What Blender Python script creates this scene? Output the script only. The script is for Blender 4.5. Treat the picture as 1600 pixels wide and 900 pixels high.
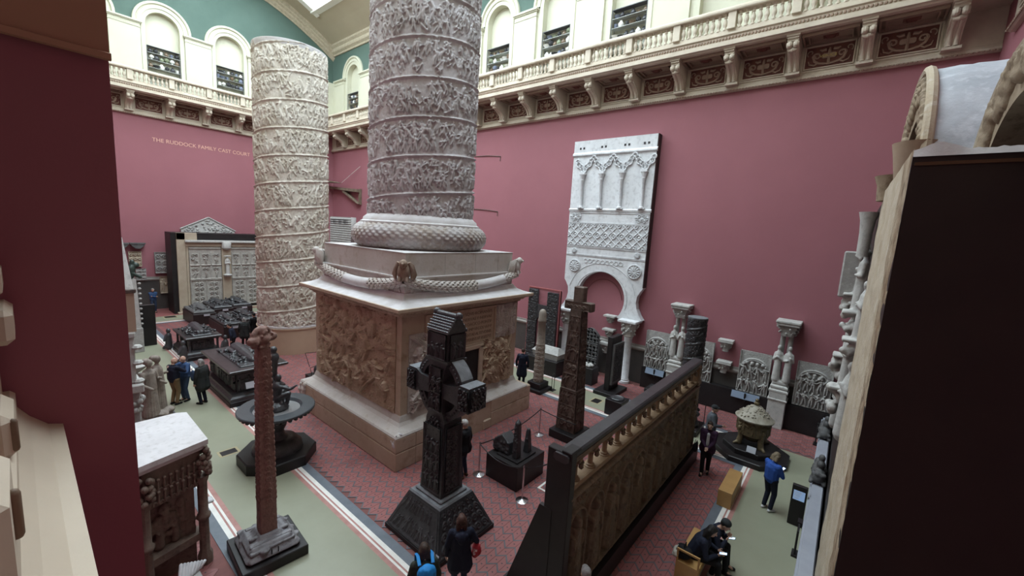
import bpy, bmesh, math, random
import numpy as np
from mathutils import Vector, Matrix
for _o in list(bpy.data.objects): bpy.data.objects.remove(_o)
SC = bpy.context.scene
COL = SC.collection
PI = math.pi
# ------------------------------------------------------------------ camera
EYE = 7.0
FPX = 637.8
YAW, PIT, ROL = [math.radians(a) for a in (50.76, 7.943, 3.431)]
_F = np.array([math.sin(YAW)*math.cos(PIT), math.cos(YAW)*math.cos(PIT), -math.sin(PIT)])
_r = np.array([math.cos(YAW), -math.sin(YAW), 0.0]); _u = np.cross(_r, _F)
_R = _r*math.cos(ROL)+_u*math.sin(ROL); _U = -_r*math.sin(ROL)+_u*math.cos(ROL)
cam_d = bpy.data.cameras.new('camera'); cam = bpy.data.objects.new('camera', cam_d); COL.objects.link(cam)
cam_d.sensor_width = 36.0; cam_d.lens = FPX*36.0/1600.0; cam_d.clip_start = 0.02; cam_d.clip_end = 300
cam.matrix_world = Matrix(((_R[0], _U[0], -_F[0], 0), (_R[1], _U[1], -_F[1], 0), (_R[2], _U[2], -_F[2], EYE), (0, 0, 0, 1)))
SC.camera = cam
# ------------------------------------------------------------------ world, exposure
SC.view_settings.view_transform = 'Standard'
SC.view_settings.look = 'None'
SC.view_settings.gamma = 1.0
SC.view_settings.use_curve_mapping = False
SC.view_settings.exposure = 0.52
w = bpy.data.worlds.new('world'); SC.world = w; w.use_nodes = True
w.node_tree.nodes['Background'].inputs[0].default_value = (0.75, 0.85, 1.0, 1)
w.node_tree.nodes['Background'].inputs[1].default_value = 0.6
SKY_STRENGTH = 7.5          # daylight coming through the skylight panes
# ------------------------------------------------------------------ geometry helpers
class MB:
    def __init__(s): s.v = []; s.f = []
    def add(s, vs, fs):
        k = len(s.v); s.v.extend([tuple(map(float, q)) for q in vs]); s.f.extend([tuple(i+k for i in q) for q in fs]); return s
    def box(s, a, b):
        (x0, y0, z0), (x1, y1, z1) = a, b
        return s.add([(x0,y0,z0),(x1,y0,z0),(x1,y1,z0),(x0,y1,z0),(x0,y0,z1),(x1,y0,z1),(x1,y1,z1),(x0,y1,z1)],
                     [(3,2,1,0),(4,5,6,7),(0,1,5,4),(1,2,6,5),(2,3,7,6),(3,0,4,7)])
    def cbox(s, a, b, c=0.02):
        (x0, y0, z0), (x1, y1, z1) = a, b
        c = min(c, (x1-x0)*.45, (y1-y0)*.45, (z1-z0)*.45)
        def ring(z, i): return [(x0+i,y0+c,z),(x0+c,y0+i,z),(x1-c,y0+i,z),(x1-i,y0+c,z),(x1-i,y1-c,z),(x1-c,y1-i,z),(x0+c,y1-i,z),(x0+i,y1-c,z)]
        v = ring(z0, c)+ring(z0+c, 0)+ring(z1-c, 0)+ring(z1, c); f = []
        for r in range(3):
            for k in range(8): f.append((r*8+k, r*8+(k+1) % 8, r*8+8+(k+1) % 8, r*8+8+k))
        f.append(tuple(range(7, -1, -1))); f.append(tuple(range(24, 32)))
        return s.add(v, f)
    def frustum(s, r0, z0, r1, z1):       # r=(x0,x1,y0,y1)
        a = [(r0[0],r0[2],z0),(r0[1],r0[2],z0),(r0[1],r0[3],z0),(r0[0],r0[3],z0)]
        b = [(r1[0],r1[2],z1),(r1[1],r1[2],z1),(r1[1],r1[3],z1),(r1[0],r1[3],z1)]
        return s.add(a+b, [(3,2,1,0),(4,5,6,7),(0,1,5,4),(1,2,6,5),(2,3,7,6),(3,0,4,7)])
    def square_lathe(s, prof, cx=0, cy=0, ax=1.0, ay=1.0):   # mitred moulding round a rectangle: prof of (outset, z) over half sizes ax, ay
        n = len(prof); v = []
        for o, z in prof: v += [(cx-ax-o,cy-ay-o,z),(cx+ax+o,cy-ay-o,z),(cx+ax+o,cy+ay+o,z),(cx-ax-o,cy+ay+o,z)]
        f = []
        for i in range(n-1):
            for k in range(4): f.append((i*4+k, i*4+(k+1) % 4, i*4+4+(k+1) % 4, i*4+4+k))
        f.append((3,2,1,0)); f.append(tuple((n-1)*4+k for k in range(4)))
        return s.add(v, f)
    def prism(s, poly, a0, a1, axis='z'):
        n = len(poly)
        def P(p, a): return (p[0],p[1],a) if axis == 'z' else ((p[0],a,p[1]) if axis == 'y' else (a,p[0],p[1]))
        v = [P(p, a0) for p in poly]+[P(p, a1) for p in poly]
        f = [tuple(range(n-1,-1,-1)), tuple(range(n,2*n))]+[(i,(i+1) % n,n+(i+1) % n,n+i) for i in range(n)]
        if axis == 'y': f = [tuple(reversed(q)) for q in f]
        return s.add(v, f)
    def lathe(s, prof, n=24, c=(0,0), sx=1.0, sy=1.0, phase=0.0):
        m = len(prof); v = []
        for r, z in prof:
            for k in range(n):
                a = phase+2*PI*k/n; v.append((c[0]+r*sx*math.cos(a), c[1]+r*sy*math.sin(a), z))
        f = []
        for i in range(m-1):
            for k in range(n): f.append((i*n+k, i*n+(k+1) % n, (i+1)*n+(k+1) % n, (i+1)*n+k))
        f.append(tuple(range(n-1,-1,-1))); f.append(tuple((m-1)*n+k for k in range(n)))
        return s.add(v, f)
    def tube(s, pts, rad, n=10, caps=True, flat=1.0):
        P = [np.array(p, float) for p in pts]; m = len(P)
        if not hasattr(rad, '__len__'): rad = [rad]*m
        v = []; ref = None
        for i in range(m):
            t = P[min(i+1,m-1)]-P[max(i-1,0)]; t = t/(np.linalg.norm(t)+1e-9)
            if ref is None: ref = np.array([0,0,1.0]) if abs(t[2]) < .9 else np.array([1.0,0,0])
            a = np.cross(ref, t); a /= np.linalg.norm(a)+1e-9; b = np.cross(t, a); ref = b
            for k in range(n):
                q = P[i]+rad[i]*(math.cos(2*PI*k/n)*a+flat*math.sin(2*PI*k/n)*b); v.append(q)
        f = []
        for i in range(m-1):
            for k in range(n): f.append((i*n+k, i*n+(k+1) % n, (i+1)*n+(k+1) % n, (i+1)*n+k))
        if caps: f.append(tuple(range(n-1,-1,-1))); f.append(tuple((m-1)*n+k for k in range(n)))
        return s.add(v, f)
    def ell(s, c, r, n=14, m=9, rot=None):
        v = [(0,0,-1)]; f = []
        for i in range(1, m):
            t = -PI/2+PI*i/m
            for k in range(n): v.append((math.cos(t)*math.cos(2*PI*k/n), math.cos(t)*math.sin(2*PI*k/n), math.sin(t)))
        v.append((0,0,1)); L = len(v)-1
        for k in range(n): f.append((0, 1+(k+1) % n, 1+k)); f.append((L, L-n+k, L-n+(k+1) % n))
        for i in range(m-2):
            for k in range(n): f.append((1+i*n+k, 1+i*n+(k+1) % n, 1+(i+1)*n+(k+1) % n, 1+(i+1)*n+k))
        r = (r, r, r) if not hasattr(r, '__len__') else r
        V = np.array(v)*np.array(r)
        if rot is not None: V = V @ np.array(rot).T
        return s.add(V+np.array(c), f)
    def cap(s, p, q, r0, r1, n=10):
        p = np.array(p, float); q = np.array(q, float); d = q-p; L = np.linalg.norm(d)+1e-9; t = d/L
        pts = []; rad = []
        for a in (-80, -45, 0): pts.append(p+t*r0*math.sin(math.radians(a))); rad.append(r0*math.cos(math.radians(a)))
        for a in (0, 45, 80): pts.append(q+t*r1*math.sin(math.radians(a))); rad.append(r1*math.cos(math.radians(a)))
        return s.tube(pts, rad, n)
    def grid(s, P, wrap=False):
        ny, nx = P.shape[:2]; k = len(s.v); s.v.extend(map(tuple, P.reshape(-1, 3).tolist()))
        jj, ii = np.meshgrid(np.arange(ny-1), np.arange(nx if wrap else nx-1), indexing='ij')
        a = jj*nx+ii; b = jj*nx+(ii+1) % nx
        q = np.stack([a, b, b+nx, a+nx], -1).reshape(-1, 4)+k
        s.f.extend(map(tuple, q.tolist())); return s
    def xf(s, M):
        M = np.array(M); V = np.array(s.v); s.v = list(map(tuple, (V @ M[:3,:3].T+M[:3,3]).tolist())); return s
    def mesh(s, name, smooth=False, ang=40):
        me = bpy.data.meshes.new(name); me.from_pydata(s.v, [], s.f)
        if smooth:
            me.polygons.foreach_set('use_smooth', [True]*len(me.polygons)); me.set_sharp_from_angle(angle=math.radians(ang))
        me.update(); return me
    def obj(s, name, mat, parent=None, smooth=False, loc=None, kind=None, ang=40):
        return link(name, s.mesh(name, smooth, ang), mat, parent, loc, kind)
def link(name, me, mat, parent=None, loc=None, kind=None, rot=None):
    o = bpy.data.objects.new(name, me); COL.objects.link(o)
    if mat is not None and not me.materials: me.materials.append(mat)
    if parent is not None: o.parent = parent
    if loc is not None: o.location = loc
    if rot is not None: o.rotation_euler = rot
    if kind: o['kind'] = kind
    return o
def thing(name, label, cat, loc=(0,0,0), rz=0.0, group=None):
    o = bpy.data.objects.new(name, None); COL.objects.link(o); o.location = loc; o.rotation_euler = (0,0,rz); o.empty_display_size = .2
    return tag(o, label, cat, group)
def tag(o, label, cat, group=None):
    o['label'] = label; o['category'] = cat
    if group: o['group'] = group
    return o
def struct(o): o['kind'] = 'structure'; return o
def copy_tree(o, parent=None, loc=None, rz=None, label=None):
    c = o.copy(); COL.objects.link(c); c.parent = parent
    if loc is not None: c.location = loc
    if rz is not None: c.rotation_euler = (0,0,rz)
    if label: c['label'] = label
    for ch in list(o.children): copy_tree(ch, c)
    return c
# pixel of the 1600x900 photograph -> point on the plane z, x or y = const
def ray(x, y): return _F*FPX+_R*(x-800)-_U*(y-450)
def G(x, y, z=0.0): d = ray(x, y); return np.array([0,0,EYE])+d*((z-EYE)/d[2])
def PX(x, y, X): d = ray(x, y); return np.array([0,0,EYE])+d*(X/d[0])
def PY(x, y, Y): d = ray(x, y); return np.array([0,0,EYE])+d*(Y/d[1])
def rotz(a): return Matrix.Rotation(a, 4, 'Z')
# ------------------------------------------------------------------ materials
MATS = {}
def mat(name, col, rough=.7, col2=None, scale=3.0, col3=None, scale3=14.0, bump=0.0, bscale=30.0, metal=0.0, spec=.4, detail=6, mixw=(.35,.65), vor=False, island=0.0, coat=0.0):
    if name in MATS: return MATS[name]
    m = bpy.data.materials.new(name); m.use_nodes = True; nt = m.node_tree; N = nt.nodes; L = nt.links
    b = N['Principled BSDF']; b.inputs['Roughness'].default_value = rough; b.inputs['Metallic'].default_value = metal
    b.inputs['Specular IOR Level'].default_value = spec; b.inputs['Coat Weight'].default_value = coat
    tc = N.new('ShaderNodeTexCoord'); out = None
    def noise(sc, det=detail):
        n = N.new('ShaderNodeTexNoise'); n.inputs['Scale'].default_value = sc; n.inputs['Detail'].default_value = det; n.inputs['Roughness'].default_value = .62
        L.new(tc.outputs['Object'], n.inputs['Vector']); return n
    rgb = N.new('ShaderNodeRGB'); rgb.outputs[0].default_value = (*col, 1); out = rgb.outputs[0]
    def mixin(c, fac):
        nonlocal out
        mx = N.new('ShaderNodeMix'); mx.data_type = 'RGBA'; mx.inputs[7].default_value = (*c, 1)
        L.new(out, mx.inputs[6]); L.new(fac, mx.inputs[0]); out = mx.outputs[2]
    def ramp(src, a, b_):
        r = N.new('ShaderNodeValToRGB'); r.color_ramp.elements[0].position = a; r.color_ramp.elements[1].position = b_; L.new(src, r.inputs[0]); return r.outputs[0]
    if col2: mixin(col2, ramp(noise(scale).outputs['Fac'], *mixw))
    if col3: mixin(col3, ramp(noise(scale3).outputs['Fac'], .52, .7))
    if island:
        g = N.new('ShaderNodeNewGeometry'); h = N.new('ShaderNodeHueSaturation'); mr = N.new('ShaderNodeMapRange')
        L.new(g.outputs['Random Per Island'], mr.inputs[0]); mr.inputs[3].default_value = 1-island; mr.inputs[4].default_value = 1+island
        L.new(mr.outputs[0], h.inputs['Value']); L.new(out, h.inputs['Color']); out = h.outputs[0]
    L.new(out, b.inputs['Base Color'])
    if bump:
        bp = N.new('ShaderNodeBump'); bp.inputs['Strength'].default_value = bump; bp.inputs['Distance'].default_value = .03
        if vor:
            n = N.new('ShaderNodeTexVoronoi'); n.inputs['Scale'].default_value = bscale; L.new(tc.outputs['Object'], n.inputs['Vector']); L.new(n.outputs['Distance'], bp.inputs['Height'])
        else: L.new(noise(bscale).outputs['Fac'], bp.inputs['Height'])
        L.new(bp.outputs[0], b.inputs['Normal'])
    MATS[name] = m; return m
def emis(name, col, st):
    m = bpy.data.materials.new(name); m.use_nodes = True; b = m.node_tree.nodes['Principled BSDF']
    b.inputs['Base Color'].default_value = (*col, 1); b.inputs['Emission Color'].default_value = (*col, 1); b.inputs['Emission Strength'].default_value = st
    b.inputs['Roughness'].default_value = .3; return m
def text_mesh(body, size, depth=.01, font_bold=0.0):
    cu = bpy.data.curves.new('lettering', 'FONT'); cu.body = body; cu.size = size; cu.extrude = depth; cu.align_x = 'CENTER'; cu.align_y = 'CENTER'; cu.offset = font_bold
    o = bpy.data.objects.new('lettering', cu); COL.objects.link(o); bpy.context.view_layer.update()
    me = bpy.data.meshes.new_from_object(o.evaluated_get(bpy.context.evaluated_depsgraph_get()))
    bpy.data.objects.remove(o); return me
M_RED = mat('red_wall_paint', (.325,.125,.145), .75, (.30,.115,.134), .35, bump=.05, bscale=60)
M_GREEN = mat('green_wall_paint', (.082,.132,.108), .8, (.098,.152,.125), .5)
M_CREAM = mat('cream_paint', (.60,.585,.455), .7, (.565,.55,.43), .6, bump=.05, bscale=20)
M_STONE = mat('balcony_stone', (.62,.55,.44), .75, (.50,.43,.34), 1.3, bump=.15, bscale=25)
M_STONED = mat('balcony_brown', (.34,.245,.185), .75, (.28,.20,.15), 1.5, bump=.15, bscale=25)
M_FRIEZE = mat('frieze_maroon', (.11,.035,.03), .7, (.16,.06,.04), 4)
M_GILT = mat('gilt_lettering', (.55,.45,.13), .5)
M_CEIL = mat('ceiling_plaster', (.43,.37,.27), .85, (.40,.34,.245), .4)
M_CEILT = mat('ceiling_cornice', (.55,.48,.36), .8, (.42,.36,.26), 6, bump=.3, bscale=14)
M_BLACK = mat('black_paint', (.012,.010,.011), .45, (.02,.017,.017), 2.0, spec=.35)
M_PLINTH = mat('grey_plinth', (.32,.33,.37), .6, (.28,.29,.33), 2)
M_DADO = mat('dado_grey', (.075,.066,.06), .6, (.055,.05,.047), 1.5)
M_DADOR = mat('dado_rail', (.30,.275,.25), .6, (.24,.22,.20), 2)
# ================================================================== ROOM
XR, YF, YB, XN = 19.0, 37.5, -2.6, 0.18      # right, far, back, near walls
ZC, ZS = 13.1, 21.9                            # balcony frieze bottom, vault springing
def vault(x): return 24.8-(x-9.5)**2/28.0
# ---- floor: mortar bed, then inlaid pieces
def rect(x0, y0, x1, y1, z0, z1): return MB().box((x0,y0,z0),(x1,y1,z1))
floor = struct(rect(-4.0, YB-.4, XR+.4, YF+.4, -.3, -.012).obj('floor', mat('floor_bed', (.20,.08,.07), .8, (.16,.065,.06), 5)))
M_LINO = mat('olive_floor', (.275,.28,.20), .42, (.25,.255,.18), .8, bump=.02, bscale=8, spec=.5)
M_WSTRIP = mat('white_inlay', (.80,.78,.73), .5, (.70,.68,.63), 4)
M_PINK = mat('pink_marble', (.36,.17,.145), .5, (.45,.24,.21), 3)
M_SLATE = mat('slate_border', (.115,.135,.16), .5, (.15,.17,.195), 3)
M_TILE = mat('red_floor_tile', (.27,.098,.092), .5, (.225,.08,.076), 1.2, island=.16, spec=.45)
M_ZIG = mat('blue_grey_tile', (.085,.092,.105), .5, (.11,.118,.13), 3, island=.15)
GX0, GX1, HX0, HX1 = 2.8, 4.45, 14.7, 16.15     # olive aisles (left, right)
CY0, CY1 = 0.0, 1.45                            # olive cross aisle at the near end
FY0, FY1 = 33.0, 34.6                           # olive cross aisle at the far end
def strip(x0, y0, x1, y1, m, nm): rect(x0, y0, x1, y1, -.012, 0.0).obj(nm, m, floor)
strip(GX0, 0, GX1, FY1, M_LINO, 'aisle_covering'); strip(HX0, CY1, HX1, FY1, M_LINO, 'aisle_covering')
strip(GX1, CY0, XR-2.4, CY1, M_LINO, 'aisle_covering'); strip(GX1, FY0, HX0, FY1, M_LINO, 'aisle_covering')
def border(p, s, along, a0, a1):               # from the olive edge outwards: pink, thin white, red, thick white, slate
    for o0, o1, m, nm in ((0,.10,M_PINK,'marble_strip'),(.10,.15,M_WSTRIP,'white_strip'),(.15,.19,M_PINK,'marble_strip'),(.19,.29,M_WSTRIP,'white_strip'),(.29,.50,M_SLATE,'slate_strip')):
        lo, hi = sorted((p+s*o0, p+s*o1))
        if along == 'y': strip(lo, a0, hi, a1, m, nm)
        else: strip(a0, lo, a1, hi, m, nm)
border(GX1, 1, 'y', 1.95, 32.5); border(GX0, -1, 'y', 0, YF); border(HX0, -1, 'y', 1.95, 32.5); border(HX1, 1, 'y', CY1, YF)
border(CY1, 1, 'x', GX1, HX0-.0); border(FY0, -1, 'x', GX1, HX0)
# ---- chevron tiling: red tiles between stepped blue-grey lines, one dark dot in every red tile
A, D, T = .15, .155, .042
red, zig, dot, cand = MB(), MB(), MB(), []
def tile_quad(mb, q, z=0.0, t=.012):
    n = len(mb.v); mb.v += [(x, y, z) for x, y in q]+[(x, y, z-t) for x, y in q]
    mb.f += [(n,n+1,n+2,n+3)]+[(n+i, n+4+i, n+4+(i+1) % 4, n+(i+1) % 4) for i in range(4)]
def tile_zone(x0, x1, y0, y1):
    nx = int((x1-x0)/(2*A)); ny = int((y1-y0)/D)
    for j in range(ny):
        ya = y0+j*D; yb = ya+D; s0, s1 = ((0, A) if j % 2 == 0 else (A, 0))
        for k in range(nx):
            xa = x0+k*2*A
            q = [(xa+s0+T, ya+.003), (xa+2*A+s0-.003, ya+.003), (xa+2*A+s1-.003, yb-.003), (xa+s1+T, yb-.003)]
            cand.append((np.hypot((q[0][0]+q[2][0])/2-6.5, ((q[0][1]+q[2][1])/2-6.0)), q))
            tile_quad(zig, [(xa+s0, ya), (xa+s0+T, ya), (xa+s1+T, yb), (xa+s1, yb)], 0.0005)
            if ya < 24:
                cx = sum(p[0] for p in q)/4; cy = sum(p[1] for p in q)/4; e = .014
                tile_quad(dot, [(cx-e,cy-e),(cx+e,cy-e),(cx+e,cy+e),(cx-e,cy+e)], .0015, .003)
tile_zone(GX1+.52, HX0-.62, CY1+.5, FY0-.52)
tile_zone(HX1+.5, XR-.55, CY0, 34.0)
tile_zone(XN+.3, GX0-.6, 0, 34.0)
strip(4.9, FY1, XR, YF, M_TILE, 'plain_tiling')
# the largest-looking free tiles become single pieces, the rest one inlay
def seen(q):
    x = sum(p[0] for p in q)/4; y = sum(p[1] for p in q)/4
    v = np.array([x, y, -EYE]); wz = v @ _F
    if wz <= 0: return 1e9
    px = 800+FPX*(v @ _R)/wz; py = 450-FPX*(v @ _U)/wz
    if not (0 < px < 1600 and 0 < py < 900): return 1e9
    if 4.9 < x < 7.0 and 5.5 < y < 7.8: return 1e9
    if x > 5.4 and 2.9 < y < 4.6: return 1e9
    if px < 330 or px > 1240 or (840 < px < 960 and py > 730): return 1e9
    return wz
cand.sort(key=lambda c: seen(c[1]))
for i, (_, q) in enumerate(cand):
    if i < 300:
        cx, cy = q[0]; even = q[2][0]-q[1][0] > 0
        key = 'tile_a' if even else 'tile_b'
        if key not in bpy.data.meshes:
            t_ = MB(); tile_quad(t_, [(x-cx, y-cy) for x, y in q]); t_.mesh(key)
        link('floor_tile', bpy.data.meshes[key], M_TILE, floor, (cx, cy, 0))
    else: tile_quad(red, q)
red.obj('floor_tiling', M_TILE, floor, kind='stuff'); zig.obj('zigzag_tiling', M_ZIG, floor, kind='stuff'); dot.obj('dot_tiling', mat('dark_dot_tile', (.05,.042,.045), .5), floor, kind='stuff')
# ---- floor gratings
def grating(cx, cy, lx, ly, label):
    t = thing('floor_grating', label, 'grating', (cx, cy, 0))
    MB().box((-lx/2-.06,-ly/2-.06,.0005),(lx/2+.06,ly/2+.06,.004)).obj('surround', mat('brass_edge', (.38,.32,.19), .45), t)
    b = MB()
    for k in range(9): b.box((-lx/2+lx*k/9, -ly/2, .004), (-lx/2+lx*(k+.7)/9, ly/2, .008))
    b.box((-lx/2,-ly/2,.003),(lx/2,ly/2,.0045)); b.obj('grille', M_BLACK, t)
grating(3.6, 13.42, .40, .28, 'dark floor grating in the left olive aisle'); grating(15.42, 7.55, .46, .34, 'square floor grating in the right olive aisle before the leaning panel')
grating(6.2, 34.2, .6, .5, 'floor grating beside the foot of the far church doorway')
# ---- walls below the balcony
wall_right = struct(MB().box((XR, YB-.4, 0), (XR+.5, YF+.4, 15.0)).obj('wall_right', M_RED))
wall_far = struct(MB().box((-4.0, YF, 0), (XR, YF+.5, 15.0)).obj('wall_far', M_RED))
wall_back = struct(MB().box((-4.0, YB-.5, 0), (XR, YB, 15.0)).obj('wall_back', M_RED)); struct(MB().box((-4.0, YB-.5, 15.0), (XR, YB, 24.8)).obj('wall_back_upper', M_CREAM))
b = MB(); JY = 1.5                                # near wall: left of the viewing opening, below it, above it, right of it
b.box((-.8, JY, 0), (XN, YF, 13.1)); b.box((-.8, YB, 0), (-.05, JY, 5.6)); b.box((-.8, YB, 10.5), (XN, JY, 13.1)); struct(MB().box((-.8, YB, 13.1), (XN, YF, 24.8)).obj('wall_near_upper', M_CREAM))
wall_near = struct(b.obj('wall_near', M_RED))
# viewing gallery behind the camera: a closed dark room
struct(MB().box((-4.6, YB-.5, 5.0), (-4.2, JY+.5, 11.0)).obj('wall_gallery_back', M_RED)); struct(MB().box((-4.2, YB-.5, 5.0), (-.8, YB, 11.0)).obj('wall_gallery_side', M_RED)); struct(MB().box((-4.2, JY, 5.0), (-.8, JY+.5, 11.0)).obj('wall_gallery_left', M_RED))
struct(MB().box((-4.2, YB, 5.2), (-.8, JY, 5.35)).obj('floor_gallery', mat('gallery_floor', (.16,.10,.06), .5))); struct(MB().box((-4.6, YB-.5, 9.6), (XN, JY, 9.9)).obj('ceiling_gallery', M_CEIL))
# dado on the right and far walls
for nm, m, prm in (('trim_1', M_DADO, ((XR-.05, YB, .0), (XR, YF, 1.62))), ('trim_2', M_DADO, ((4.5, YF-.05, 0), (XR-.05, YF, 2.05)))):
    struct(MB().box(*prm).obj(nm, m))
struct(MB().prism([(XR,1.62),(XR-.07,1.62),(XR-.13,1.70),(XR-.13,1.76),(XR-.05,1.80),(XR-.05,1.90),(XR,1.90)], YB, YF, 'y').obj('trim_3', M_DADOR))
struct(MB().prism([(YF,2.05),(YF-.07,2.05),(YF-.13,2.13),(YF-.13,2.19),(YF-.05,2.23),(YF-.05,2.33),(YF,2.33)], 4.5, XR, 'x').obj('trim_4', M_DADOR))
# ---- lettering on the far wall
tm = text_mesh('THE RUDDOCK FAMILY CAST COURT', .40, .006)
sx = 5.88/max(.01, max(v.co.x for v in tm.vertices)-min(v.co.x for v in tm.vertices))
lt = link('wall_lettering', tm, mat('copper_letters', (.72,.42,.32), .5), None, (9.31, YF-.012, 11.70)); lt.rotation_euler = (PI/2, 0, 0); lt.scale = (sx, .90, 1)
tag(lt, 'copper lettering naming the cast court high on the far red wall', 'lettering')
# ---- upper storey with blind arches (right wall runs along y, far wall along x)
def upper_wall(name, centres, lo, hi, place, pots_from):
    """u runs along the wall, d is depth into the room (0 at the wall face)"""
    W, SP, R0, R1 = .9, 19.05, .9, 1.55
    cream, green = MB(), MB()
    def quad(mb, u0, u1, z0, z1, d=0.0): mb.add([place(u0,d,z0),place(u1,d,z0),place(u1,d,z1),place(u0,d,z1)], [(0,1,2,3)])
    edges = [lo]+[c for c in centres for _ in (0,)]+[hi]
    prev = lo; TOP = 24.9
    for c in centres:
        quad(cream, prev, c-W, 15.0, SP); quad(green, prev, c-W, SP, TOP)
        n = 16; arc = [(c-W*math.cos(PI*k/n), SP+W*math.sin(PI*k/n)) for k in range(n+1)]
        for k in range(n):
            (ua, za), (ub, zb) = arc[k], arc[k+1]
            green.add([place(ua,0,za),place(ub,0,zb),place(ub,0,TOP),place(ua,0,TOP)], [(0,1,2,3)])
            cream.add([place(ua,0,za),place(ub,0,zb),place(ub,-.35,zb),place(ua,-.35,za)], [(0,1,2,3)])
            cream.add([place(c,-.35,SP),place(ua,-.35,za),place(ub,-.35,zb)], [(0,1,2)])
        quad(cream, c-W, c+W, 15.0, SP, -.35)
        for e in (c-W, c+W): cream.add([place(e,0,15),place(e,-.35,15),place(e,-.35,SP),place(e,0,SP)], [(0,1,2,3)])
        prev = c+W
    quad(cream, prev, hi, 15.0, SP); quad(green, prev, hi, SP, TOP)
    wall = struct(green.obj(name, M_GREEN)); cream.obj('niche_lining', M_CREAM, wall)
    def sweep_arc(c, prof, n=20):                 # prof of (radius, depth)
        m = MB(); P = np.zeros((len(prof), n+1, 3))
        for i, (r, d) in enumerate(prof):
            for k in range(n+1): P[i,k] = place(c-r*math.cos(PI*k/n), d, SP+r*math.sin(PI*k/n))
        m.grid(P); return m
    for c in centres:
        sweep_arc(c, [(R0-.002,-.05),(R0-.002,.05),(1.12,.05),(1.12,.10),(1.30,.10),(1.32,.06),(1.36,.06),(1.40,.16),(1.52,.16),(R1,.11),(R1,-.05)]).obj('arch_moulding', M_CREAM, wall, smooth=True, ang=30)
        for s in (-1, 1):                          # impost strips down the jambs
            m = MB(); u0, u1 = sorted((c+s*R0, c+s*1.12)); p0, p1 = place(u0,0,15.0), place(u1,.05,SP)
            m.box(tuple(min(a,b_) for a,b_ in zip(p0,p1)), tuple(max(a,b_) for a,b_ in zip(p0,p1))); m.obj('jamb', M_CREAM, wall)
    mids = [(a+b_)/2 for a, b_ in zip(centres[:-1], centres[1:])]+[centres[-1]+2.05, centres[0]-2.05]
    for u in mids:
        if not lo < u < hi: continue
        def bx(u0, u1, d, z0, z1, mb):
            p0, p1 = place(u0,0,z0), place(u1,d,z1); mb.box(tuple(min(a,b_) for a,b_ in zip(p0,p1)), tuple(max(a,b_) for a,b_ in zip(p0,p1)))
        h = .80
        m = MB(); bx(u-h+.04, u+h-.04, .14, 15.0, 18.62, m); p = m.obj('pilaster', M_CREAM, wall)
        m = MB(); bx(u-h+.02, u+h-.02, .17, 18.62, 18.66, m); bx(u-h+.04, u+h-.04, .15, 18.66, 18.86, m); bx(u-h-.02, u+h+.02, .21, 18.86, 18.92, m); bx(u-h-.06, u+h+.06, .27, 18.92, 19.02, m)
        for k in range(14): bx(u-h+.12+k*.106, u-h+.17+k*.106, .165, 18.68, 18.84, m)
        m.obj('capital', M_CREAM, p)
    return wall
far_c = [3.40, 7.25, 11.10, 14.95]; right_c = [5.35+4.1*k for k in range(-1, 8)]
place_r = lambda u, d, z: (XR-d, u, z)
place_f = lambda u, d, z: (u, YF-d, z)
upper_wall('wall_right_upper', right_c, YB, YF, place_r, None)
upper_wall('wall_far_upper', far_c, .18, XR, place_f, None)
# ---- vaulted ceiling with a long glazed skylight
SKX0, SKX1, SKY0, SKY1 = 2.7, 16.3, 3.2, 35.05
xs = [-.8, 1.0, SKX0-.25]+[SKX0-.25+(SKX1-SKX0+.5)*k/12 for k in range(1, 13)]+[17.4, 18.3, XR+.4]
ce = MB()
def vq(m, x0, x1, y0, y1, dz=0): m.add([(x0,y0,vault(x0)+dz),(x1,y0,vault(x1)+dz),(x1,y1,vault(x1)+dz),(x0,y1,vault(x0)+dz)], [(0,1,2,3)])
for a, c in zip(xs[:-1], xs[1:]):
    if c <= SKX0-.2 or a >= SKX1+.2: vq(ce, a, c, YB-.4, YF+.4)
    else: vq(ce, a, c, YB-.4, SKY0-.25); vq(ce, a, c, SKY1+.25, YF+.4)
ceiling = struct(ce.obj('ceiling', M_CEIL))
fr = MB()                                         # moulded frame of the skylight
for x in (SKX0, SKX1): fr.box((x-.25, SKY0-.25, vault(x)-.12), (x+.05 if x == SKX0 else x+.25, SKY1+.25, vault(x)+.5))
for y in (SKY0, SKY1):
    for a, c in zip(xs[2:14], xs[3:15]):
        fr.add([(a,y-.25,vault(a)-.12),(c,y-.25,vault(c)-.12),(c,y+.25,vault(c)-.12),(a,y+.25,vault(a)-.12),(a,y-.25,vault(a)+.5),(c,y-.25,vault(c)+.5),(c,y+.25,vault(c)+.5),(a,y+.25,vault(a)+.5)], [(0,1,2,3),(4,5,6,7),(0,1,5,4),(2,3,7,6)])
fr.obj('skylight_frame', mat('skylight_frame_paint', (.72,.70,.64), .7), ceiling)
win = struct(MB().box((SKX0, SKY0, vault(SKX0)+.9), (SKX0+.02, SKY1, vault(SKX0)+.92)).obj('window_1', mat('skylight_bar', (.65,.67,.68), .5)))
M_PANE = emis('daylight_glass', (.80,.92,1.0), SKY_STRENGTH)
NX, NY = 6, 12
for i in range(NX):
    for j in range(NY):
        x0 = SKX0+(SKX1-SKX0)*i/NX; x1 = SKX0+(SKX1-SKX0)*(i+1)/NX; y0 = SKY0+(SKY1-SKY0)*j/NY; y1 = SKY0+(SKY1-SKY0)*(j+1)/NY
        z0, z1 = vault(x0)+.30, vault(x1)+.30; e = .10
        MB().add([(x0+e,y0+e,z0),(x0+e,y1-e,z0),(x1-e,y1-e,z1),(x1-e,y0+e,z1)], [(0,1,2,3)]).obj('pane', M_PANE, win)
br = MB()
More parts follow.
